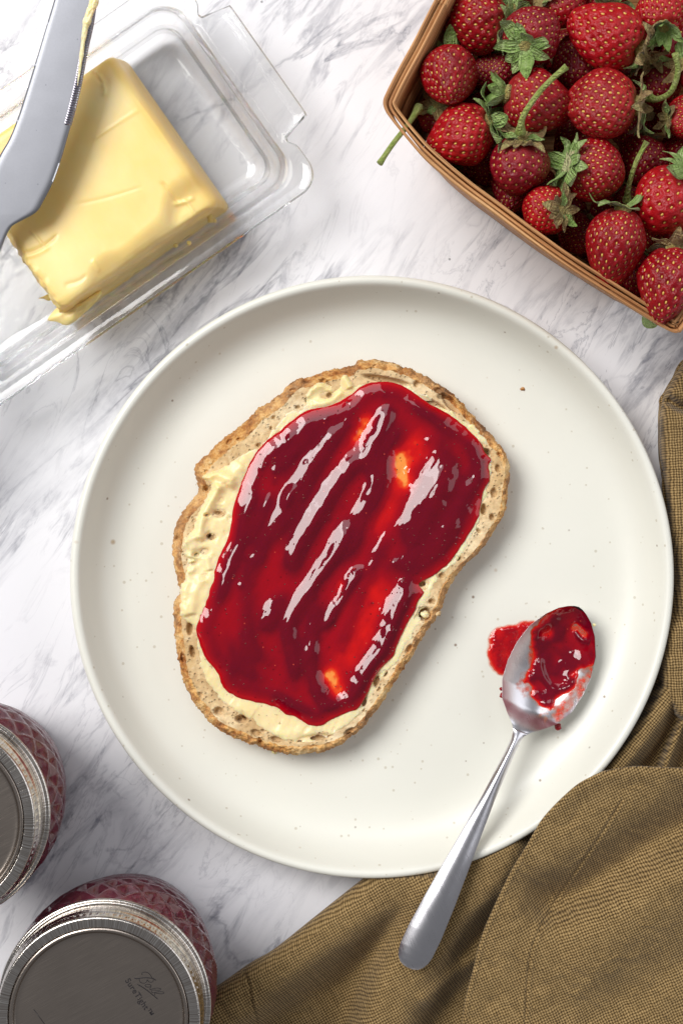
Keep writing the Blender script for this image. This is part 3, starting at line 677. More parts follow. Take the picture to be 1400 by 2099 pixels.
def smear():
    poly = resample([(1001,1303),(1012,1290),(1032,1284),(1062,1276),(1090,1274),(1110,1275),(1118,1290),(1100,1330),(1060,1385),(1032,1388),(1012,1378),(1003,1355),(997,1328)], 120, True)
    x = np.arange(985, 1130, 1.2); X, Y = np.meshgrid(x, np.arange(1258, 1402, 1.2), indexing='ij')
    d = sdf(X, Y, poly) + 5 * fbm(X / 17, Y / 17, 3, 81, .4)
    T = smooth(-3, 14, d) * (0.62 + 0.35 * fbm(X / 14, Y / 14, 3, 82)); T = np.clip(T, 0, 1)
    T = T * (1 + .2 * fbm(X / 16, Y / 16, 2, 85)); V = PA(X, Y, PFL + 0.00005 + 0.0013 * T); kk = (T > 0.01).ravel(); F = grid_faces(*X.shape)[:, ::-1]; F = F[kk[F].any(axis=1)]
    o = obj("jam_smear", mesh_np("jam_smear", V.reshape(-1, 3), F, attrs={'thick': np.clip(T * .75, 0, 1)}), JAMT)
    tag(o, "flat red smear of jam on the plate beside the spoon bowl", "jam")
smear()

# ------------------------------------------------------------------ napkin
def ridge(x, y, pts, sig, amp, power=2.0):
    d, _, _ = seg_dist(x, y, resample(pts, 24)); return amp * np.exp(-(d / sig) ** power)
def ruled(A, B, nu, nv):
    a = resample(A, nv); b = resample(B, nv); u = np.linspace(0, 1, nu)[:, None, None]
    return a[None] * (1 - u) + b[None] * u
def cloth(A, B, nu, nv, zf, uvang, roll=True, clampp=True, edgew=10.0, rolldepth=0.004):
    G = ruled(A, B, nu, nv); X = G[..., 0]; Y = G[..., 1]
    Z = zf(X, Y)
    V = PA(X, Y, 0.012); # xy at a mean height, then lifted so that measured spots stay put
    V = PA(X, Y, Z)
    if clampp:
        zc = plate_under(V[..., 0], V[..., 1]) - 0.0008
        V[..., 2] = np.minimum(V[..., 2], np.maximum(zc, 0.0007))
    dz = np.zeros(V.shape[:2]); gu = np.linalg.norm(np.diff(V, axis=0), axis=2); gv = np.linalg.norm(np.diff(V, axis=1), axis=2)
    ca, sa = math.cos(uvang), math.sin(uvang)
    uv = np.stack([V[..., 0] * ca + V[..., 1] * sa, -V[..., 0] * sa + V[..., 1] * ca], -1)
    slope = V[..., 2]; uv = uv + np.stack([slope * 0.0, slope * 0.0], -1)
    if roll:   # turn the first edge down and under
        rows = []; uvr = []
        nrm = (V[0] - V[8]); nrm[:, 2] = 0; nrm /= np.linalg.norm(nrm, axis=1)[:, None] + 1e-9
        R = rolldepth / 2
        for a in np.linspace(np.pi, 0, 9)[:-1]:
            off = nrm * (math.sin(a) * R * 0.55); r = V[0] + off; r[:, 2] = V[0, :, 2] - R * (1 - math.cos(a))
            r[:, 2] = np.maximum(r[:, 2], 0.0003); rows.append(r); uvr.append(uv[0] + (nrm[:, :2] * ca) * (a * R * 0.6))
        V = np.concatenate([np.array(rows), V]); uv = np.concatenate([np.array(uvr), uv])
    return V, grid_faces(V.shape[0], V.shape[1]), uv.reshape(-1, 2)
def napkin():
    parts = []
    def und(x, y):
        a = fbm(x / 110, y / 110, 3, 91); q = fbm((x * .8 + y * .6) / 150 + a, (y * .8 - x * .6) / 34 + a * 1.5, 3, 93)
        return 0.0010 * a + 0.00050 * (1 - np.abs(q) * 2.2) + 0.00022 * fbm(x / 20, y / 20, 2, 92)
    def z1(x, y):
        z = 0.0022 + und(x, y) * .8
        z = z + ridge(x, y, [(380, 2140), (450, 2085), (545, 2005), (665, 1920), (775, 1840), (850, 1780)], 66, .0215, 3.2)
        z = z + ridge(x, y, [(1030, 1740), (985, 1800), (915, 1870), (860, 1950), (815, 2040), (775, 2160)], 70, .0200, 4.0)
        z = z + ridge(x, y, [(1060, 1900), (1000, 1945), (940, 1990), (880, 2050)], 20, .007)
        z = z + ridge(x, y, [(620, 2060), (560, 2150)], 50, .003)
        z = z - ridge(x, y, [(508, 1985), (517, 2050), (531, 2110)], 2.6, .0010)
        z = z + ridge(x, y, [(511, 1985), (521, 2050), (535, 2110)], 3.0, .0005)
        return np.maximum(z, .0008)
    V, F, uv = cloth([(240, 2190), (330, 2116), (390, 2072), (450, 2052), (520, 2004), (574, 1972), (654, 1908), (757, 1825), (868, 1740), (1000, 1640)],
                     [(420, 2500), (800, 2600), (1250, 2350), (1300, 2000), (1300, 1750), (1290, 1640)], 330, 420, z1, math.radians(28), rolldepth=0.014)
    parts.append((V, F, uv))
    def z2(x, y):
        z = 0.0275 - 0.004 * smooth(1700, 2100, y) + und(x, y) * 1.3
        z = z - ridge(x, y, [(1500, 1640), (1400, 1690), (1300, 1752), (1210, 1810), (1130, 1850)], 50, .0140)
        z = z + ridge(x, y, [(1450, 1790), (1330, 1860), (1240, 1960)], 80, .004)
        z = z - ridge(x, y, [(1460, 1960), (1330, 1990), (1240, 2060)], 60, .004)
        z = z + ridge(x, y, [(1130, 1665), (1200, 1605), (1290, 1582), (1420, 1585)], 22, .0018)
        z = z - ridge(x, y, [(1030, 1830), (1090, 1820), (1180, 1840)], 30, .002)
        st, f, _ = seg_dist(x, y, resample([(1275, 1640), (1225, 1720), (1180, 1785), (1130, 1860), (1095, 1930), (1082, 2000), (1076, 2110)], 60))
        z = z - 0.0007 * np.exp(-(st / 2.3) ** 2) * (0.35 + 0.65 * (vnoise(f * 60, f * 0, 4) > -.1))
        z = z + 0.0003 * np.exp(-((st - 6) / 3.5) ** 2)
        he, _, _ = seg_dist(x, y, resample([(1100, 1704), (1082, 1736), (1050, 1789), (1014, 1864), (989, 1925), (971, 1996), (957, 2050), (948, 2110)], 60))
        z = z + 0.0004 * np.exp(-((he - 4) / 3.5) ** 2)
        return z
    V, F, uv = cloth([(1500, 1582), (1400, 1577), (1346, 1575), (1311, 1573), (1275, 1577), (1239, 1584), (1214, 1595), (1186, 1611), (1157, 1636), (1132, 1661), (1114, 1682), (1100, 1704), (1082, 1736), (1050, 1789), (1014, 1864), (989, 1925), (971, 1996), (957, 2050), (948, 2110), (940, 2170)],
                     [(1640, 1700), (1640, 1800), (1600, 1900), (1560, 2000), (1500, 2100), (1420, 2170), (1300, 2200)], 330, 420, z2, math.radians(24), clampp=False, rolldepth=0.0022)
    parts.append((V, F, uv))
    def z3(x, y):
        e = np.clip((x - np.interp(y, [700, 739, 775, 808, 839, 887, 934, 977, 1050, 1200, 1350, 1391, 1426, 1465, 1481, 1500], [1440, 1400, 1379, 1360, 1352, 1351, 1352, 1358, 1366, 1372, 1352, 1349, 1356, 1380, 1400, 1430])) / 26, 0, 1)
        z = 0.0035 + 0.0165 * np.sqrt(np.clip(1 - (1 - e) ** 2, 0, 1)) + und(x, y)
        z = z - ridge(x, y, [(1372, 822), (1395, 835), (1430, 840)], 9, .008) + ridge(x, y, [(1380, 800), (1420, 812)], 10, .0015)
        z = z - 0.006 * smooth(1300, 1250, y) * smooth(1080, 1150, y) * smooth(1410, 1380, x)
        return z
    V, F, uv = cloth([(1470, 690), (1400, 739), (1379, 775), (1360, 808), (1352, 839), (1351, 887), (1352, 934), (1358, 977), (1366, 1050), (1372, 1200), (1352, 1340), (1349, 1391), (1356, 1426), (1380, 1465), (1400, 1481), (1470, 1500)],
                     [(1660, 690), (1680, 900), (1680, 1300), (1660, 1520)], 160, 420, z3, math.radians(3), rolldepth=0.003)
    parts.append((V, F, uv))
    def z4(x, y):
        z = 0.0015 + und(x, y) * .4
        z = z + ridge(x, y, [(1400, 1370), (1358, 1450), (1310, 1520), (1262, 1580), (1215, 1650)], 30, .0175, 3.2)
        z = z + ridge(x, y, [(1420, 1440), (1392, 1500), (1368, 1560), (1350, 1620)], 15, .0115, 2.4)
        z = z + ridge(x, y, [(1480, 1500), (1440, 1600)], 22, .010)
        return z
    V, F, uv = cloth([(1330, 1330), (1325, 1430), (1290, 1500), (1230, 1560), (1160, 1640)], [(1560, 1360), (1560, 1480), (1540, 1600), (1400, 1680), (1260, 1720)], 200, 240, z4, math.radians(50), rolldepth=0.0015)
    parts.append((V, F, uv))
    off = 0; VV = []; FF = []; UU = []
    for V, F, uv in parts:
        VV.append(V.reshape(-1, 3)); FF.append(F + off); UU.append(uv + off * 1e-7); off += V.size // 3
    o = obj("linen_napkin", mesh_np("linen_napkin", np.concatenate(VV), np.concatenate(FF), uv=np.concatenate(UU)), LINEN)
    tag(o, "crumpled olive brown linen napkin tucked under and over the plate edge", "napkin")
napkin()

# ------------------------------------------------------------------ butter dish (pressed glass), butter, knife
UA = np.array([0.819, -0.574]); VA = np.array([0.574, 0.819])
def uvp(u, v): return UA[0] * u + VA[0] * v, UA[1] * u + VA[1] * v
def rrect(a, b, r, n):
    """n points round a rounded rectangle, with the same count per side and corner"""
    q = n // 8; pts = []
    cs = [(a - r, b - r, 0), (-(a - r), b - r, 90), (-(a - r), -(b - r), 180), (a - r, -(b - r), 270)]
    for i, (cx, cy, s) in enumerate(cs):
        for t in np.linspace(0, 90, q, endpoint=False): pts.append((cx + r * math.cos(math.radians(s + t)), cy + r * math.sin(math.radians(s + t))))
        nx, ny, _ = cs[(i + 1) % 4]; s2 = math.radians(s + 90)
        p0 = np.array([cx + r * math.cos(s2), cy + r * math.sin(s2)]); p1 = np.array([nx + r * math.cos(s2), ny + r * math.sin(s2)])
        for t in np.linspace(0, 1, q, endpoint=False): pts.append(tuple(p0 + (p1 - p0) * t))
    return np.array(pts)
def make_dish():
    N = 8 * 60; loops = []
    def loop(a, b, r, z, cu=-98, cv=417, tab=0.0, ray=0.0):
        p = rrect(a, b, r, N); u = p[:, 0]; v = p[:, 1]
        if tab:
            w = smooth(150, 138, np.abs(v)); c = 12 * np.exp(-((np.abs(v) - 158) / 12) ** 2)
            u = u + np.where(np.abs(u) > a - 60, np.sign(u) * (w * 52 * tab - c * tab), 0)
        x, y = uvp(u + cu, v + cv); zz = np.full(N, z)
        if ray:
            ang = np.arctan2(v, u * 0.45); f = np.clip(np.hypot(u / 150, v / 90), 0, 1) * (np.maximum(np.abs(u) / a, np.abs(v) / b) < .93)
            zz = zz + ray * f * (np.abs(np.cos(ang * 13)) ** 1.5 - .4)
        loops.append(PA(x, y, zz))
    zf = .0044
    for k in (0.004, .15, .3, .45, .6, .75, .88, 1.0): loop(333 * k, 160 * k, max(26 * k, .3), zf, -102, 430, 0, .0004 if k > .2 else 0)
    prof = [(333, 160, 32, .0044, -102, 430), (343, 170, 34, .0051, -101, 429), (350, 178, 38, .0070, -101, 428), (355, 185, 40, .0130, -100, 424), (361, 192, 42, .0157, -99, 422), (370, 203, 46, .0167, -99, 421), (376, 210, 50, .0190, -99, 419), (380, 215, 52, .0232, -98, 418), (386, 222, 54, .0250, -98, 417)]
    for q in prof[1:]: loop(*q)
    loop(393, 229, 55, .0255, -98, 417, .1); loop(405, 241, 52, .0253, -98, 417, .55); loop(416, 253, 50, .0254, -98, 417, .9); loop(421, 259, 49, .0260, -98, 417, 1.0); loop(424.5, 263, 48, .0262, -98, 417, 1.0); loop(427, 265.5, 48, .0256, -98, 417, 1.0)
    loop(426.5, 265, 48, .0246, -98, 417, 1.0); loop(423, 261, 48, .0238, -98, 417, .97); loop(412, 250, 50, .0232, -98, 417, .7); loop(401, 237, 52, .0231, -98, 418, .2)
    for a_, b_, r_, z_, u_, v_ in prof[::-1]: loop(a_ + 10, b_ + 10, r_ + 6, max(z_ - .0021 + .0004, .0012), u_, v_ + 1.5)
    loop(338, 165, 34, .0016, -102, 432); loop(330, 157, 32, .0009, -102, 432)
    for k in (.95, .88, .75, .6, .45, .3, .15, 0.004): loop(333 * k, 160 * k, max(28 * k, .3), .0009, -102, 432, 0, .0012 * (1 if k > .2 else 0))
    V = np.array(loops)
    o = obj("butter_dish", mesh_np("butter_dish", V, outward(V, grid_faces(len(loops), N, wrap_v=True))), GLASS)
    tag(o, "clear pressed glass butter dish with tab handle and rayed base on the marble", "butter dish")
make_dish()
def make_butter():
    N = 8 * 70; rows = []
    def loop(u0, u1, v0, v1, r, z): 
        p = rrect((u1 - u0) / 2, (v1 - v0) / 2, r, N); return p[:, 0] + (u0 + u1) / 2, p[:, 1] + (v0 + v1) / 2, np.full(N, z)
    spec = [(-250, 132, 262, 616, 14, .0051), (-256, 141, 256, 622, 14, .0085), (-258, 142, 250, 621, 14, .014), (-260, 140, 243, 614, 14, .021), (-262, 136, 236, 607, 15, .028), (-263, 131, 230, 602, 16, .033), (-263, 127, 226, 598, 14, .0370),
            (-262, 122, 225, 596, 14, .0395), (-260, 115, 226, 592, 16, .0412), (-256, 106, 230, 587, 20, .0420), (-248, 94, 238, 578, 24, .0423)]
    fine = np.array(resample(spec, 46)); 
    for r in fine: rows.append(loop(*r))
    u0, u1, v0, v1, r, z = spec[-1]; cu, cv = (u0 + u1) / 2, (v0 + v1) / 2
    for k in np.linspace(1, 0.002, 70)[1:]: rows.append(loop(cu + (u0 - cu) * k, cu + (u1 - cu) * k, cv + (v0 - cv) * k, cv + (v1 - cv) * k, max(r * k, .1), z))
    U = np.array([a[0] for a in rows]); Vv = np.array([a[1] for a in rows]); Z = np.array([a[2] for a in rows])
    top = smooth(.030, .0415, Z)
    # scraped lower-right side: wavy edge where the face was cut, ragged left end
    wav = smooth(540, 600, Vv + 18 * vnoise(U / 70, U * 0, 3) + 0.14 * (U + 60)); Z = Z - 0.0042 * wav * top
    Z = Z + top * (0.0005 * fbm(U / 160, Vv / 160, 2, 101) + 0.00006 * fbm(U / 25, Vv / 60, 3, 102))
    edge = smooth(-215, -262, U); U = U - edge * (9 * fbm(Vv / 26, Z * 300, 4, 103) + 3 * fbm(Vv / 7, Z * 900, 2, 104))
    Vv = Vv + smooth(560, 620, Vv) * (4 * fbm(U / 30, Z * 260, 3, 105))
    X, Y = uvp(U, Vv)
    def cut(pts, sg, am):
        nonlocal Z
        Z = Z + gauss_line(X, Y, pts, sg * .8, am * .6, .2, 14) * top
    cut([(40,520),(70,515),(100,498),(122,478)], 4, -.0010); cut([(46,526),(74,521),(106,504)], 4, .0006); cut([(60,470),(80,490),(95,512)], 2.5, .0008); cut([(200,150),(215,180),(212,200)], 6, .0010); cut([(188,140),(205,165),(215,172)], 4, -.0012)
    cut([(130,585),(165,575),(180,560)], 5, -.0008); cut([(190,530),(205,560)], 4, .0007); cut([(330,370),(350,395),(370,420)], 5, -.0010); cut([(375,405),(395,430),(400,450)], 4, .0009); cut([(352,420),(385,412),(400,400)], 6, .0010)
    cut([(265,180),(330,270),(365,325)], 4, .0005); cut([(185,290),(230,260),(300,215)], 3, .0004); cut([(150,420),(220,405),(300,380)], 4, -.0003)
    rind = np.clip(smooth(60, 0, np.minimum(np.minimum(U + 263, 142 - U), Vv - 224)) * (.55 + .7 * fbm(U / 50, Vv / 50, 3, 110)) + smooth(.038, .030, Z) * .6, 0, 1)
    V = PA(X, Y, Z)
    F = grid_faces(len(rows), N, wrap_v=True)[:, ::-1]; a = np.arange(N)
    root = thing("butter_block", "pale yellow block of butter with scraped sides in the glass dish", "butter", P(150, 400, .0066))
    child_mesh("butter_slab", V, F, BUTTER, root, attrs={"rind": rind})
    # peeled flap at the lower corner and a ragged lower-left edge
    def flake(name, pts, z, th):
        poly = resample(pts, 40, True); c = poly.mean(0); n = 9; s = np.linspace(0, 1, n); R = []
        for k in s: R.append(PA(c[0] + (poly[:, 0] - c[0]) * k, c[1] + (poly[:, 1] - c[1]) * k, z + th * (1 - k ** 3) + .0007 * fbm(poly[:, 0] / 14 * k + 3, poly[:, 1] / 14 * k, 2, 7)))
        R.append(PA(poly[:, 0], poly[:, 1], z - th)); V = np.array(R)
        child_mesh(name, V, grid_faces(len(R), 40, wrap_v=True)[:, ::-1], BUTTER, root)
    flake("butter_curl", [(98,656),(108,640),(120,628),(128,622),(165,618),(200,598),(210,600),(195,622),(165,650),(150,662),(135,667),(118,660)], .031, .0022)
    flake("butter_curl", [(80,612),(96,604),(112,596),(104,616),(88,612)], .022, .0012)
    # loose crumbs of butter on the wall of the dish
    for i, (x, y, r) in enumerate([(430,443,8),(432,452,7),(361,504,5),(388,498,5),(440,452,5)]):
        poly = resample([(x + r * (1 + .4 * random.random()) * math.cos(a) * .8, y + r * (.7 + .5 * random.random()) * math.sin(a)) for a in np.linspace(0, 6.28, 8, endpoint=False)], 20, True)
        V = [PA(x + (poly[:, 0] - x) * k, y + (poly[:, 1] - y) * k, .0262 + r * .00016 * math.sqrt(max(0, 1 - k * k))) for k in (0.02, .4, .7, .9, 1.0)]
        o = obj("butter_crumb", mesh_np("butter_crumb", np.array(V), grid_faces(5, 20, wrap_v=True)[:, ::-1]), BUTTER)
        tag(o, ["white fleck of butter on the dish wall near the block's right corner", "lower of two butter flecks at the block's right corner", "butter fleck midway along the lower dish wall", "butter fleck right of the midway one on the lower dish wall", "small butter fleck at the outer right end of the dish wall"][i], "butter crumb", "butter flecks on the dish wall")
make_butter()
def make_knife():
    root = thing("butter_knife", "broad matte steel butter knife with butter along its serrated edge", "knife", P(90, 300, .045))
    Lf = [(190,-190),(160,-130),(128,-60),(112,0),(94,60),(76,120),(58,178),(38,240),(20,285),(0,320),(-22,372),(-42,440),(-58,505),(-72,555)]
    Rt = [(200,-186),(210,-140),(208,-70),(199,0),(192,50),(180,105),(168,170),(155,225),(143,268),(128,320),(110,372),(90,412),(74,436),(40,455),(24,466),(12,488),(0,520),(-14,560)]
    n = 300; a = resample(Lf, n); b = resample(Rt, n); m = 30
    t = np.linspace(0, 1, m)[None, :, None]; G = a[:, None] * (1 - t) + b[:, None] * t
    X = G[..., 0]; Y = G[..., 1]
    zc = np.interp(Y, [-200, 0, 240, 440, 560], [.0670, .0625, .0575, .0530, .0500]); tt = t[..., 0] + 0 * X
    ed = np.minimum(tt, 1 - tt) * 2
    zt = zc + .0005 * np.sqrt(np.clip(ed * 6, 0, 1)) + .00008 * np.sin(np.pi * tt) + 0.00003 * fbm(X / 90, Y / 90, 2, 3)
    zb = zc - .0006 * np.sqrt(np.clip(ed * 6, 0, 1))
    T = PA(X, Y, zt); B = PA(X, Y, zb); B[..., :2] = T[..., :2]
    V = np.concatenate([T.reshape(-1, 3), B.reshape(-1, 3)]); o = n * m
    F = [grid_faces(n, m), grid_faces(n, m, off=o)[:, ::-1]]
    i = np.arange(n - 1); F.append(np.stack([i * m, i * m + o, (i + 1) * m + o, (i + 1) * m], -1)); F.append(np.stack([i * m + m - 1, (i + 1) * m + m - 1, (i + 1) * m + m - 1 + o, i * m + m - 1 + o], -1))
    child_mesh("blade", V, [np.concatenate(F)], KNIFE, root)
    # handle beyond the left edge of the photograph
    V, F = tube([P(-42, 545, .0505), P(-60, 600, .0475), P(-95, 700, .042), P(-150, 850, .037), P(-210, 1010, .0305), P(-230, 1060, .028)], [.0052, .0046, .005, .0062, .0078, .004], 18)
    child_mesh("handle", V, F, KNIFE, root)
    # serrations: a row of tiny teeth along the right edge
    e = resample([(199,0),(192,50),(180,105),(168,170),(155,225),(146,258)], 600); tv = np.gradient(e, axis=0); tv /= np.linalg.norm(tv, axis=1)[:, None]; nn = np.stack([tv[:, 1], -tv[:, 0]], -1)
    nn *= np.sign(-nn[:, :1]) ; rows = []
    ph = np.arange(600) / 600 * 52; saw = np.abs((ph % 1) - .5) * 2
    zc = np.interp(e[:, 1], [-200, 0, 240, 440, 560], [.0670, .0625, .0575, .0530, .0500])
    for k, (w, dz, sa) in enumerate([(15, .0009, 0), (12, .0012, .0), (7, .0010, .0006), (1, .0004, .0006), (-1.5, -.0004, .0002)]):
        q = e + nn * w; rows.append(PA(q[:, 0], q[:, 1], zc + dz - sa * saw))
    child_mesh("serrated_edge", np.array(rows), grid_faces(5, 600), mat_steel("serration_steel", (0.34, 0.32, 0.36), .35), root)
    # butter left on the blade
    c = resample([(201,-60),(196,0),(188,22),(180,48),(174,80),(170,112),(166,140),(163,165),(162,176)], 160); w = np.interp(np.arange(160), [0, 30, 60, 80, 110, 140, 159], [9, 8.5, 9, 6, 4.5, 3.2, .5]) * (1 + .3 * fbm(np.arange(160) / 9.0, np.zeros(160), 3, 6))
    tv = np.gradient(c, axis=0); tv /= np.linalg.norm(tv, axis=1)[:, None]; nn = np.stack([-tv[:, 1], tv[:, 0]], -1); R = []
    for k in np.linspace(-1, 1, 15):
        q = c + nn * (w * k)[:, None] + np.array([-2, 0]); zz = np.interp(q[:, 1], [-200, 0, 240, 440, 560], [.0670, .0625, .0575, .0530, .0500]) + .0008 + .0016 * math.sqrt(1 - k * k) * (1 + .4 * fbm(q[:, 0] / 6, q[:, 1] / 9, 2, 8)) * np.clip(w / 9, .3, 1)
        R.append(PA(q[:, 0], q[:, 1], zz))
    child_mesh("butter_smear", np.array(R), grid_faces(15, 160)[:, ::-1], SPREAD, root)
make_knife()

# ------------------------------------------------------------------ jars
def script_text(root, lidc, lz):
    def Q(x, y): return P(240 + x / 12.73, 1975 + y / 12.73, lz)
    strokes = [([(665,300),(655,255),(700,228),(770,226),(835,258),(885,315),(920,380)], 17), ([(455,378),(520,395),(620,380),(740,372),(860,378),(960,395),(1015,440)], 24),
     ([(590,395),(592,450),(640,502),(715,512),(775,475),(795,410)], 17), ([(800,420),(835,475),(900,488),(950,455),(950,400)], 17),
     ([(905,585),(850,545),(780,545),(738,575),(790,615),(860,610),(905,585),(870,640),(868,690)], 17),
     ([(868,690),(950,655),(1060,640),(1150,660),(1130,690),(1040,697),(940,690),(905,722),(930,762)], 16), ([(930,762),(1050,742),(1180,738),(1240,765),(1180,790),(1080,785),(985,772),(1000,830)], 16),
     ([(540,545),(640,600),(780,692),(920,805),(1000,870),(1062,925)], 24)]
    ps = []
    for pts, w in strokes:
        c = np.array([Q(*p) for p in resample(pts, 30)]); V, F = tube(c, w / 12.73 * .0002 * .5 * .85, 6); V[:, 2] = (V[:, 2] - lz) * 0.15 + lz; ps.append((V, F))
    V, F = join(ps); child_mesh("script_logo", V, F, INK, root)
    cu = bpy.data.curves.new("lettering", 'FONT'); cu.body = "SureTight\u2122"; cu.size = 1.0; cu.extrude = 0.004; cu.offset = 0.012; cu.space_character = 1.05
    to = bpy.data.objects.new("lettering_src", cu); COL.objects.link(to)
    dg = bpy.context.evaluated_depsgraph_get(); me = bpy.data.meshes.new_from_object(to.evaluated_get(dg)); bpy.data.objects.remove(to)
    co = np.empty(len(me.vertices) * 3); me.vertices.foreach_get("co", co); co = co.reshape(-1, 3); x0, x1 = co[:, 0].min(), co[:, 0].max()
    a = np.array(Q(212, 452)); b = np.array(Q(845, 1395)); L = np.linalg.norm(b - a); k = L / (x1 - x0); d = (b - a) / L; up = np.array([-d[1], d[0], 0])
    W = a + (co[:, :1] - x0) * k * d + co[:, 1:2] * k * 0.95 * up + np.array([0, 0, .00003]) + co[:, 2:] * np.array([0, 0, .005])
    me.vertices.foreach_set("co", (W - np.array(root.location)).ravel()); me.materials.clear(); me.update(); obj("lettering", me, INK, root)
def make_jar(px, py, label, text=False, rot=0.0):
    top = .090; c = np.array(P(px, py, top)); root = thing("jam_jar", label, "jar", (c[0], c[1], 0), "lidded glass jam jars")
    loc = (0, 0, 0); mm = .001
    disc = [(0.01, -1.75), (10, -1.75), (20, -1.75), (26, -1.75), (28.6, -1.7), (29.4, -1.3), (29.9, -.5), (30.5, -.1), (31.2, -.35), (31.8, -.95), (32.4, -1.0), (33.0, -.7), (34.2, -.65), (34.4, -1.2)]
    me = lathe("lid_disc", fine_prof([(a * mm, top + b * mm) for a, b in disc], 90), 300); d = obj("lid_disc", me, LIDM, root)
    band = [(31.6, -.35), (31.7, -.05), (32.1, .1), (33.2, .12), (34.2, .1), (34.9, -.05), (35.4, -.6), (35.6, -1.5), (35.8, -3.0), (35.9, -5), (36.3, -6.2), (36.3, -7.4), (35.9, -8.6), (36.1, -10.5), (36.3, -12.4), (36.8, -13.0), (37.6, -13.1), (38.1, -13.6), (38.0, -14.3), (37.4, -14.6), (36.9, -14.2)]
    def knurl(T, Z, R): 
        z = (Z - top) / mm; return 0.00022 * np.exp(-((z + 2.6) / .8) ** 2) * np.clip(np.cos(T * 96) * 2, -1, 1) + 0.00012 * np.exp(-((z + 5) / 4) ** 2) * np.cos(T * 3 - (z * .5))
    obj("screw_band", lathe("screw_band", fine_prof([(a * mm, top + b * mm) for a, b in band], 150), 480, disp=knurl), BANDM, root)
    def quilt(T, Z, R):
        z = Z / mm; A = T * 11 / np.pi * 1.0 + z / 12.0; B = T * 11 / np.pi - z / 12.0
        tri = lambda q: np.abs((q % 1) - .5) * 2
        f = np.minimum(tri(A), tri(B)); m = smooth(6, 12, z) * smooth(70, 63, z); return -0.0027 * m * f
    glass = [(0.01, 1.2), (20, 1.2), (24, .3), (26.5, 0), (28, 1.0), (29, 3.2), (30.2, 8), (33.2, 20), (36.4, 36), (38.3, 49), (38.4, 56), (37.6, 62), (36.0, 66.5), (34.2, 69), (33.6, 72), (33.4, 80), (33.2, 86.8), (31.8, 87.3), (30.6, 86.5), (30.6, 78), (31.2, 70), (34.0, 64), (35.2, 58), (35.2, 49), (33.4, 36), (30.2, 20), (27.2, 8), (25.6, 4.6), (20, 3.6), (0.01, 3.4)]
    obj("glass_body", lathe("glass_body", resample([(a * mm, b * mm) for a, b in glass], 260, spline=False), 320, disp=lambda T, Z, R: quilt(T, Z, R) * (R > .0268 + np.clip(Z, 0, .05) * .17)), JARG, root)
    fill = [(0.01, 3.2), (20, 3.4), (26.0, 4.3), (27.6, 7.9), (30.6, 20), (33.8, 36), (35.6, 49), (35.6, 58.2), (34.4, 64.3), (31.6, 70.2), (31.0, 78), (30.8, 79), (0.01, 79)]
    obj("jam_filling", lathe("jam_filling", [(a * mm, b * mm) for a, b in fill], 96), JARJAM, root)
    if text:
        script_text(root, c, top - 1.72 * mm)
        V, F = tube([P(70, 2069, top - 1.7 * mm), P(100, 2110, top - 1.7 * mm)], .00012, 6); child_mesh("scratch", V, F, INK, root)
    return root
make_jar(202, 2087, "quilted glass jar of jam with printed writing on its lid, at the bottom", True)
make_jar(-136, 1686, "quilted glass jar of jam with plain worn lid, cut off by the left edge")

# ------------------------------------------------------------------ strawberry basket
RZ = .068
RIM = [(890, 0), (850, 78), (815, 142), (792, 188), (785, 208), (789, 226), (803, 247), (833, 284), (870, 324), (940, 384), (1010, 436), (1090, 496), (1168, 551), (1270, 616), (1350, 666), (1376, 681), (1391, 681), (1403, 670),
       (1480, 560), (1650, 330), (1800, 130), (1815, 92), (1800, 60), (1500, -230), (1190, -460), (1165, -475), (1145, -460), (1060, -300), (960, -130)]
RIMW = np.array([P(*q, RZ)[:2] for q in RIM])
def make_basket():
    root = thing("berry_basket", "thin wooden veneer berry basket with doubled rim, full of strawberries", "basket", P(1290, 210, 0))
    n = 900
    def outline(z, inset):
        """rim outline in world metres at height z, moved inwards by inset"""
        cen = RIMW.mean(0); r = resample(RIMW, n, True)
        tn = np.roll(r, -1, 0) - np.roll(r, 1, 0); tn /= np.linalg.norm(tn, axis=1)[:, None]
        nr = np.stack([tn[:, 1], -tn[:, 0]], -1); s = np.sign(((r - cen) * nr).sum(1).mean()); nr *= s
        r = r - nr * inset
        return cen + (r - cen) * (1 - (RZ - z) * 0.25 / 0.070), cen
    def strip(name, layers, skip=None):
        """layers: list of (z, inset) round a closed section"""
        R = []
        for z, ins in layers:
            r, _ = outline(z, ins); wob = .0003 * vnoise(np.arange(n) / 40.0, np.full(n, ins * 3000), 5) * (z > .03); R.append(np.column_stack([r, np.full(n, z) + wob]))
        V = np.array(R); k = len(R); s = np.arange(n) / n * .52
        uv = np.stack([np.repeat(s[None], k, 0), np.repeat(np.array([z + ins * 2 for z, ins in layers])[:, None], n, 1)], -1).reshape(-1, 2)
        F = grid_faces(k, n, wrap_u=True, wrap_v=True)
        if skip is not None:
            col = (F[:, 0] % n); F = F[~skip(col)]
        return child_mesh(name, V, F, WOOD, root, uv=uv)
    strip("outer_rim_band", [(RZ, .0), (RZ, .0011), (RZ - .013, .0011), (RZ - .013, .0)])
    strip("side_wall", [(RZ - .0012, .0017), (RZ - .0012, .0027), (.0012, .0027), (.0012, .0017)])
    strip("inner_rim_band", [(RZ - .0002, .0034), (RZ - .0002, .0045), (RZ - .012, .0045), (RZ - .012, .0034)])
    r0, cen = outline(.0012, .003); V = [np.column_stack([cen + (r0 - cen) * k, np.full(n, z)]) for k, z in ((0.001, .0022), (1, .0022), (1, .0006), (0.001, .0006))]
    uv = np.concatenate([v[:, :2] for v in V]); child_mesh("basket_base", np.array(V), grid_faces(4, n, wrap_v=True), WOOD, root, uv=uv)
make_basket()

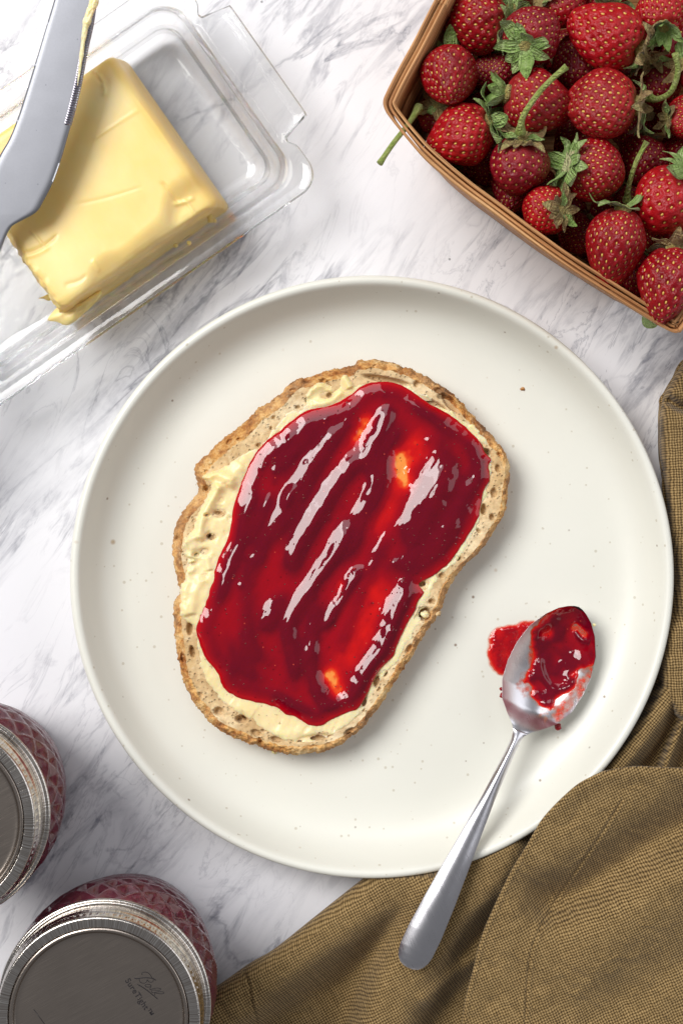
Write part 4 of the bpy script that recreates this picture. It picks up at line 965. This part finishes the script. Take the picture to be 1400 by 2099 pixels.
GREEN = mat_leaf("fresh_sepal", (0.14, 0.27, 0.04), (0.32, 0.50, 0.12), (0.55, 0.68, 0.30))
DRY = mat_leaf("dry_sepal", (0.20, 0.11, 0.05), (0.42, 0.28, 0.11), (0.52, 0.50, 0.18))
STEMM = mat_leaf("stem_green", (0.22, 0.34, 0.05), (0.35, 0.45, 0.09), (0.52, 0.55, 0.20))
PALE = mat_leaf("pale_crown", (0.38, 0.40, 0.14), (0.60, 0.62, 0.28), (0.66, 0.50, 0.30))
CROWN = mat_leaf("berry_crown", (0.28, 0.17, 0.06), (0.45, 0.36, 0.10), (0.50, 0.52, 0.20))
SEED = M("berry_seed", color=(0.66, 0.43, 0.09), rough=0.4).m
BER = [mat_berry("berry_red", (0.19, 0.002, 0.006), (0.34, 0.004, 0.008)), mat_berry("berry_dark_red", (0.16, 0.003, 0.010), (0.27, 0.006, 0.014)), mat_berry("berry_bright_red", (0.30, 0.003, 0.008), (0.46, 0.008, 0.011)), mat_berry("berry_pale_red", (0.22, 0.005, 0.010), (0.42, 0.016, 0.016))]
TAPER = [.20, .33, .12, .40, .08]; TIPL = [1.16, 1.32, 1.0, 1.26, .92]; TOPR = [.0, .10, .0, .16, .05]
def berry_surface(dx, dy, dz, k=0):
    """unit direction -> body point; tip at -z"""
    rad = np.sqrt(dx * dx + dy * dy); c = -dz
    R = (1 - TAPER[k] * np.clip(c, 0, 1) ** 1.25) * (1 - TOPR[k] * np.clip(dz, 0, 1))
    Z = np.where(c > 0, -TIPL[k] * c, -0.86 * c)
    Z = Z - 0.16 * np.exp(-(rad / .34) ** 2) * (dz > 0)
    return dx * R, dy * R, Z
BODIES = []
def make_bodies():
    for k in range(5):
        rs = np.random.RandomState(40 + k); ns = [185, 230, 150, 205, 260][k]
        i = np.arange(ns) + .5; ph = np.arccos(1 - 2 * i / ns); gth = np.pi * (1 + 5 ** .5) * i
        sd = np.stack([np.sin(ph) * np.cos(gth), np.sin(ph) * np.sin(gth), np.cos(ph)], -1); sd += rs.randn(ns, 3) * .018; sd /= np.linalg.norm(sd, axis=1)[:, None]
        sd = sd[sd[:, 2] < .86]
        nu, nv = 190, 120; a = np.linspace(0, 2 * np.pi, nu, endpoint=False)[:, None]; b = np.linspace(0.012, np.pi - .012, nv)[None, :]
        D = np.stack([np.cos(a) * np.sin(b), np.sin(a) * np.sin(b), np.cos(b) + 0 * a], -1)
        flat = D.reshape(-1, 3); dmin = np.full(len(flat), 9.0)
        for ch in range(0, len(flat), 4000): dmin[ch:ch + 4000] = np.sqrt(np.maximum(0, 2 - 2 * (flat[ch:ch + 4000] @ sd.T))).min(1)
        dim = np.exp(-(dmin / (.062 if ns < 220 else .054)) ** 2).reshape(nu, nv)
        lump = 1 + .08 * fbm(D[..., 0] * 1.3 + k * 7, D[..., 1] * 1.3 + D[..., 2], 2, 60 + k) + .03 * np.cos(a * 3 + k)
        X, Y, Z = berry_surface(D[..., 0], D[..., 1], D[..., 2], k)
        V = np.stack([X, Y, Z], -1) * lump[..., None]; V = V - D * (dim * .062)[..., None]
        V = V + D * (0.012 * np.clip(1 - dim * 2, 0, 1))[..., None]
        sh = smooth(.55, .95, D[..., 2])
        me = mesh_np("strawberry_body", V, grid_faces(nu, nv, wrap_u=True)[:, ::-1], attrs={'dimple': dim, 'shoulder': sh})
        # seeds
        ps = []; lo = []
        for aa in np.linspace(0, 2 * np.pi, 6, endpoint=False):
            for bb in (0.25, 1.2, 2.0): lo.append((math.cos(aa) * math.sin(bb), math.sin(aa) * math.sin(bb), math.cos(bb)))
        lo = np.array(lo); fb = grid_faces(6, 3, wrap_u=True)[:, ::-1]; capf = np.array([[3 * j for j in range(6)]])
        seedV = []; seedF = []; off = 0
        for d in sd:
            x, y, z = berry_surface(*[np.array([q]) for q in d], k); lm = 1 + .08 * fbm(np.array([d[0] * 1.3 + k * 7]), np.array([d[1] * 1.3 + d[2]]), 2, 60 + k)[0] + .03 * math.cos(math.atan2(d[1], d[0]) * 3 + k)
            p = np.array([x[0], y[0], z[0]]) * lm - d * .046; t = np.array([0, 0, 1.0]) - d * d[2]; t /= np.linalg.norm(t) + 1e-9; s = np.cross(d, t)
            sc = 1 + rs.randn() * .1
            seedV.append(p + (lo[:, :1] * t * .054 + lo[:, 1:2] * s * .033 + lo[:, 2:] * d * .028) * sc); seedF.append(fb + off); off += 18
        sm = mesh_np("seeds", np.concatenate(seedV), [np.concatenate(seedF), np.concatenate([capf + 18 * q for q in range(len(sd))])])
        BODIES.append((me, sm))
make_bodies()
def sepal_mesh(kind, var):
    rs = np.random.RandomState(200 + var + (50 if kind == 'dry' else 0)); n, m = 14, 7; L = 1.0
    if kind == 'fresh': path = [(.06, .80), (.25, .86), (.45, .88), (.68, .84), (.88, .72 + .18 * (var % 3))]
    elif kind == 'up': path = [(.06, .80), (.22, .90), (.36, 1.02), (.46, 1.2), (.50 + .1 * var, 1.36)]
    else: path = [(.06, .80), (.26, .88), (.48, .90), (.62, .80 + .1 * (var % 3)), (.70 + .08 * rs.rand(), .66 + .25 * (var % 3))]
    p = resample(path, n); V = []
    W = (.20 if kind != 'dry' else .165)
    for i in range(n):
        t = i / (n - 1); w = W * (math.sin(math.pi * min(1, .12 + t * .88)) ** .75) * (1 - .1 * t) + .004
        if t > .98: w = .006
        for j in range(m):
            s = -1 + 2 * j / (m - 1); cr = (.35 if kind == 'dry' else .18) * w * (s * s)
            V.append((p[i, 0], s * w, p[i, 1] + cr + (.03 if kind == 'dry' else .008) * math.sin(t * 9 + s * 3 + var)))
    V = np.array(V); T = V + np.array([0, 0, .016]); VV = np.concatenate([T, V]); o = n * m; F = [grid_faces(n, m), grid_faces(n, m, off=o)[:, ::-1]]
    i = np.arange(n - 1); F.append(np.stack([i * m, i * m + o, (i + 1) * m + o, (i + 1) * m], -1)[:, ::-1]); F.append(np.stack([i * m + m - 1, (i + 1) * m + m - 1, (i + 1) * m + m - 1 + o, i * m + m - 1 + o], -1)[:, ::-1])
    return mesh_np("sepal", VV, [np.concatenate(F)])
SEP = {k: [sepal_mesh(k, v) for v in range(3)] for k in ('fresh', 'up', 'dry')}
def crown_mesh():
    p = fine_prof([(.001, .92), (.10, .93), (.20, .90), (.26, .83), (.24, .74), (.1, .66), (.001, .66)], 24)
    return lathe("crown", p, 24, disp=lambda T, Z, R: R * .12 * np.cos(T * 7))
CRM = crown_mesh()
# px, py, z(mm), width px, length factor, calyx direction (px right, px down, up), kind, number of sepals, colour, stem, label
B_ = [
 (952,14,62,68,1.0,(.85,.25,.35),'fresh',8,0,None,"strawberry at the top edge nearest the basket's left side, leaves to its right"),
 (897,136,60,66,.95,(.05,-.75,-.45),'up',5,0,None,"round strawberry beside the left rim, tip up, small green nub above it"),
 (856,250,43,44,.9,(-.1,-.3,.95),'dry',8,1,[(857,222,56),(830,262,64),(800,300,70),(771,342,73)],"shrivelled strawberry in the left corner whose green stem pokes over the rim"),
 (953,274,58,66,1.05,(.95,-.35,.35),'fresh',7,2,None,"strawberry by the lower left rim under the corner one, leaves to its right"),
 (1012,148,46,48,1.0,(.1,-.9,.2),'dry',5,1,None,"half hidden strawberry right of the round one"),
 (1090,72,66,62,1.0,(-.35,.62,.70),'fresh',8,1,None,"strawberry near the top with green sepals on its lower left face"),
 (1091,206,63,66,1.05,(-.9,-.2,.15),'up',7,0,None,"strawberry behind the long stem, its leaves to the left"),
 (1064,336,60,62,1.05,(.02,-.75,.68),'dry',9,1,[(1066,272,70),(1072,238,76),(1102,192,80),(1132,160,83),(1160,136,85)],"strawberry with a long upright green stem and papery brown sepals"),
 (1030,398,44,54,1.0,(.2,-.9,-.2),'dry',4,1,None,"dark strawberry wedged against the lower rim below the long stemmed one"),
 (1216,350,60,68,1.0,(-.93,-.12,.30),'fresh',9,0,None,"strawberry with a thick pale green crown and leaves fanned to the right"),
 (1120,430,58,50,1.0,(.62,.18,.78),'dry',9,2,None,"small strawberry with withered brown calyx beside the lower rim"),
 (1262,490,66,66,1.15,(.18,-.93,.2),'fresh',3,0,[(1284,412,52),(1288,380,56),(1302,335,60),(1326,290,63)],"strawberry pointing down with a thin green stem rising from its top"),
 (1370,410,62,74,1.05,(.45,-.62,.6),'fresh',8,2,None,"glossy bright red strawberry at the right edge with green leaves on top"),
 (1372,572,66,64,1.2,(.2,-.95,-.1),'dry',3,0,None,"long strawberry in the lower right corner of the basket"),
 (1236,216,64,72,1.15,(.95,.05,.15),'dry',8,3,None,"strawberry thick with yellow seeds and a torn brown calyx at right"),
 (1252,74,64,70,1.15,(.85,.42,.15),'dry',7,2,None,"large strawberry near the top with dried leaves at its lower right"),
 (1186,142,46,52,1.0,(.3,.8,-.2),'dry',3,1,None,"shaded strawberry between the large top one and the stem"),
 (1154,8,56,50,1.0,(-.8,-.2,.4),'dry',5,0,None,"strawberry cut off by the top edge, between two larger ones"),
 (1356,28,60,58,1.0,(-.05,.75,.62),'up',7,2,None,"strawberry in the top right with green sepals standing up on it"),
 (1400,240,58,44,1.0,(-.9,.1,.3),'dry',6,2,None,"bright strawberry at the right edge half out of the picture"),
 (1318,322,44,50,1.0,(.2,-.8,.1),'dry',3,1,None,"shaded strawberry behind the thin stem"),
 (1346,168,44,54,1.0,(-.3,-.6,.6),'dry',6,1,[(1330,200,56),(1350,205,62),(1378,190,70),(1392,150,76),(1386,112,80)],"dark strawberry under a curved pale stem at the right"),
 (1318,600,36,46,1.0,(.4,-.8,.2),'fresh',3,1,None,"dark strawberry deep in the lower right corner"),
 (1185,290,40,50,1.0,(.5,-.6,.2),'dry',3,1,None,"dark strawberry deep below the pale green crowned one"),
 (1186,480,34,46,1.0,(.5,-.6,.2),'dry',3,1,None,"dark strawberry deep beside the small withered one"),
 (985,345,34,40,1.0,(-.5,-.6,.2),'dry',3,1,None,"dark strawberry deep against the lower left rim"),
 (1405,320,44,48,1.0,(.5,-.6,.2),'dry',3,1,None,"dark strawberry below the right edge one"),
 (1060,130,36,48,1.0,(.5,.2,.6),'dry',5,1,None,"dark strawberry deep between the two upper middle ones"),
 (1290,150,36,52,1.0,(.5,-.6,.2),'dry',3,1,None,"dark strawberry deep under the large top one"),
 (1300,410,36,50,1.0,(-.5,-.6,.2),'dry',3,1,None,"dark strawberry deep behind the bright glossy one"),
 (1030,20,44,52,1.0,(.2,.2,.9),'fresh',6,1,None,"shaded strawberry at the top behind the green leaves"),
 (1240,-20,50,54,1.0,(.1,.8,.4),'fresh',5,1,None,"strawberry peeping in at the top edge above the large one"),
 (1440,130,56,62,1.0,(-.7,.1,.5),'dry',6,0,None,"strawberry just past the right edge of the picture"),
 (1455,520,50,60,1.0,(-.2,-.8,.3),'fresh',5,0,None,"strawberry beyond the right edge near the bottom corner"),
 (1470,400,56,60,1.0,(.5,-.3,.5),'fresh',6,0,None,"strawberry beyond the right edge level with the glossy one"),
 (1500,250,56,66,1.0,(.5,.3,.5),'fresh',6,0,None,"strawberry beyond the right edge in the middle"),
]
_rr = random.Random(5)
_spots = ["left corner", "round berry by the left rim", "top left berry", "long green stem", "papery brown calyx", "lower rim", "pale green crown", "fanned leaves", "withered small berry", "berry pointing down",
          "thin green stem", "glossy right berry", "long corner berry", "torn brown calyx", "large top berry", "curved pale stem", "top edge", "upper right berry", "right edge", "right edge's half berry",
          "lower right corner", "middle of the heap", "seedy berry", "leafy top berry", "far right wall", "top wall"]
for k in range(26):
    B_.append((_rr.uniform(900, 1500), _rr.uniform(20, 620), _rr.uniform(14, 30), _rr.uniform(46, 56), 1.0, (_rr.uniform(-1, 1), _rr.uniform(-1, 1), _rr.uniform(-.2, .8)), 'dry', 6, 1, None,
               "dark strawberry deep in the heap, glimpsed beside the %s" % _spots[k]))
def clamp_in(p, R):
    """keep a berry inside the basket walls"""
    need = R * (1.0 if p[2] < .052 else .86) + .0045 + max(RZ - p[2], 0) * .24
    f = lambda x, y: float(sdf(np.array([x]), np.array([y]), RIMW)[0])
    for _ in range(4):
        h = f(p[0], p[1])
        if h >= need: return
        e = .0004; g = np.array([f(p[0] + e, p[1]) - f(p[0] - e, p[1]), f(p[0], p[1] + e) - f(p[0], p[1] - e)]); g /= np.linalg.norm(g) + 1e-9
        p[:2] += g * (need - h)
def relax():
    c = [np.array(P(b[0], b[1], b[2] * .001)) for b in B_]; r = [b[3] * .00018 * 1.0 for b in B_]
    for p, q in zip(c, r): clamp_in(p, q)
    for it in range(40):
        for i in range(len(c)):
            for j in range(i + 1, len(c)):
                d = c[j] - c[i]; h = math.hypot(d[0], d[1]); need = (r[i] + r[j]) * .93
                if h < need:
                    dz = math.sqrt(need * need - h * h)
                    if abs(d[2]) < dz:
                        push = (dz - abs(d[2])) * .35; lo, hi = (i, j) if c[i][2] < c[j][2] else (j, i)
                        if c[lo][2] > r[lo] + .003: c[lo][2] -= push
                        else:
                            u = (c[lo][:2] - c[hi][:2]) / (h + 1e-6); c[lo][:2] += u * push
                        if B_[lo][2] < 50: c[lo][:2] += (c[lo][:2] - c[hi][:2]) / (h + 1e-6) * push * .3
        for p, q in zip(c, r): clamp_in(p, q)
    for k, q in enumerate(c): q[2] = max(q[2], r[k] + .003)
    return c
ZS = relax()
def make_berries():
    for i, (px, py, z, w, lf, ax, kind, ns, colr, stem, lab) in enumerate(B_):
        z = ZS[i][2]; R = w * .0002 * (H - z) / H
        t = thing("strawberry", lab, "strawberry", tuple(ZS[i]), "strawberries heaped in the basket")
        A = Vector((ax[0], -ax[1], ax[2])).normalized(); q = A.to_track_quat('Z', 'Y'); q = q @ Matrix.Rotation(random.random() * 6.28, 3, 'Z').to_quaternion()
        t.rotation_mode = 'QUATERNION'; t.rotation_quaternion = q; t.scale = (R * random.uniform(.93, 1.07), R * random.uniform(.90, 1.03), R * lf)
        v = i % 5
        me, sm = BODIES[v]
        body = obj("berry_flesh", me, None, t)
        if not me.materials: me.materials.append(BER[0])
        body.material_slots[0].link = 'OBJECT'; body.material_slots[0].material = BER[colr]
        sd = obj("seeds", sm, SEED, body); sd['kind'] = 'stuff'
        cr = obj("crown", CRM, CROWN, t)
        if i == 9: cr.scale = (2.1, 2.1, 1.0); cr.material_slots[0].link = "OBJECT"; cr.material_slots[0].material = PALE
        ns = ns + (2 if i < 22 else 0)
        for k in range(ns):
            kk = kind
            if kind == 'fresh' and k % 4 == 3: kk = 'up'
            if kind == 'dry' and k % 3 == 2: kk = 'fresh'
            s = obj("sepal", SEP[kk][(k + i) % 3], None, t)
            if not s.data.materials: s.data.materials.append(GREEN)
            s.material_slots[0].link = 'OBJECT'; s.material_slots[0].material = DRY if kind == 'dry' and k % 5 != 1 else GREEN
            s.rotation_euler = (0, 0, k / ns * 6.283 + random.uniform(-.25, .25)); sc = random.uniform(.95, 1.4) * (1.0 if kind != 'up' else .85)
            s.scale = (sc, sc * random.uniform(.85, 1.15), random.uniform(.96, 1.06))
        if stem:
            pts = resample([P(a, b, c * .001) for a, b, c in stem], 24); pts[:, 2] += 0
            rr = np.interp(np.linspace(0, 1, 24), [0, .12, .25, .9, 1], [.0021, .0013, .00105, .0010, .0013])
            V, F = tube(pts, rr, 10)
            Mi = np.array((Matrix.Translation(t.location) @ q.to_matrix().to_4x4() @ Matrix.Diagonal((R, R, R * lf, 1))).inverted()); V = np.c_[V, np.ones(len(V))] @ Mi.T
            obj("stem", mesh_np("stem", V[:, :3], F), STEMM, t)
make_berries()
def loose_sepal(px, py, z, ang, s, lab):
    o = obj("leaf_tip", SEP['up'][0].copy(), GREEN); o.location = P(px, py, z); o.scale = (s, s, s * .5); o.rotation_euler = (0, 0, ang)
    o.material_slots[0].link = 'DATA'; tag(o, lab, "leaf")
loose_sepal(1318, 640, .012, math.radians(-80), .016, "green strawberry leaf tip poking out below the basket rim")

# ------------------------------------------------------------------ crumbs
def crumb(px, py, z, r, m, lab, cat="crumb", group=None):
    nu, nv = 12, 8; a = np.linspace(0, 2 * np.pi, nu, endpoint=False)[:, None]; b = np.linspace(.05, np.pi - .05, nv)[None, :]
    D = np.stack([np.cos(a) * np.sin(b), np.sin(a) * np.sin(b), np.cos(b) + 0 * a], -1); f = 1 + .5 * fbm(D[..., 0] * 2 + px, D[..., 1] * 2 + D[..., 2] * 2 + py, 2, 17)
    V = D * f[..., None] * np.array([r, r * .8, r * .6]) * .0002; V = V + np.array(P(px, py, z + r * .0001))
    o = obj("crumb", mesh_np("crumb", V, grid_faces(nu, nv, wrap_u=True)[:, ::-1], attrs={'toast': np.zeros(nu * nv), 'hole': np.zeros(nu * nv)}), m); tag(o, lab, cat, group)
crumb(1071, 797, PFL, 4.5, CRUST, "brown crumb on the plate above the toast's right shoulder", group="crumbs")
crumb(898, 1258, .019, 6, CRUMB, "pale bread crumb clinging beside the toast's right waist", group="crumbs")
crumb(1380, 1776, .0262, 4.5, M("salt_white", color=(.8, .8, .78), rough=.4).m, "white crumb on the napkin at the right edge", group="crumbs")
crumb(871, 1259, .0185, 9, SPREAD, "dab of butter sitting in the hole at the toast's right side", "butter crumb")
crumb(1217, 1281, .0150, 3.5, SPREAD, "tiny yellow butter crumb on the spoon tip", "butter crumb")
crumb(563, 1541, PFL, 6, SPREAD, "butter crumb at the toast's bottom edge", "butter crumb")
crumb(888, 1692, PFL, 3.0, CRUST, "tiny tan crumb on the plate near the spoon handle", group="crumbs")
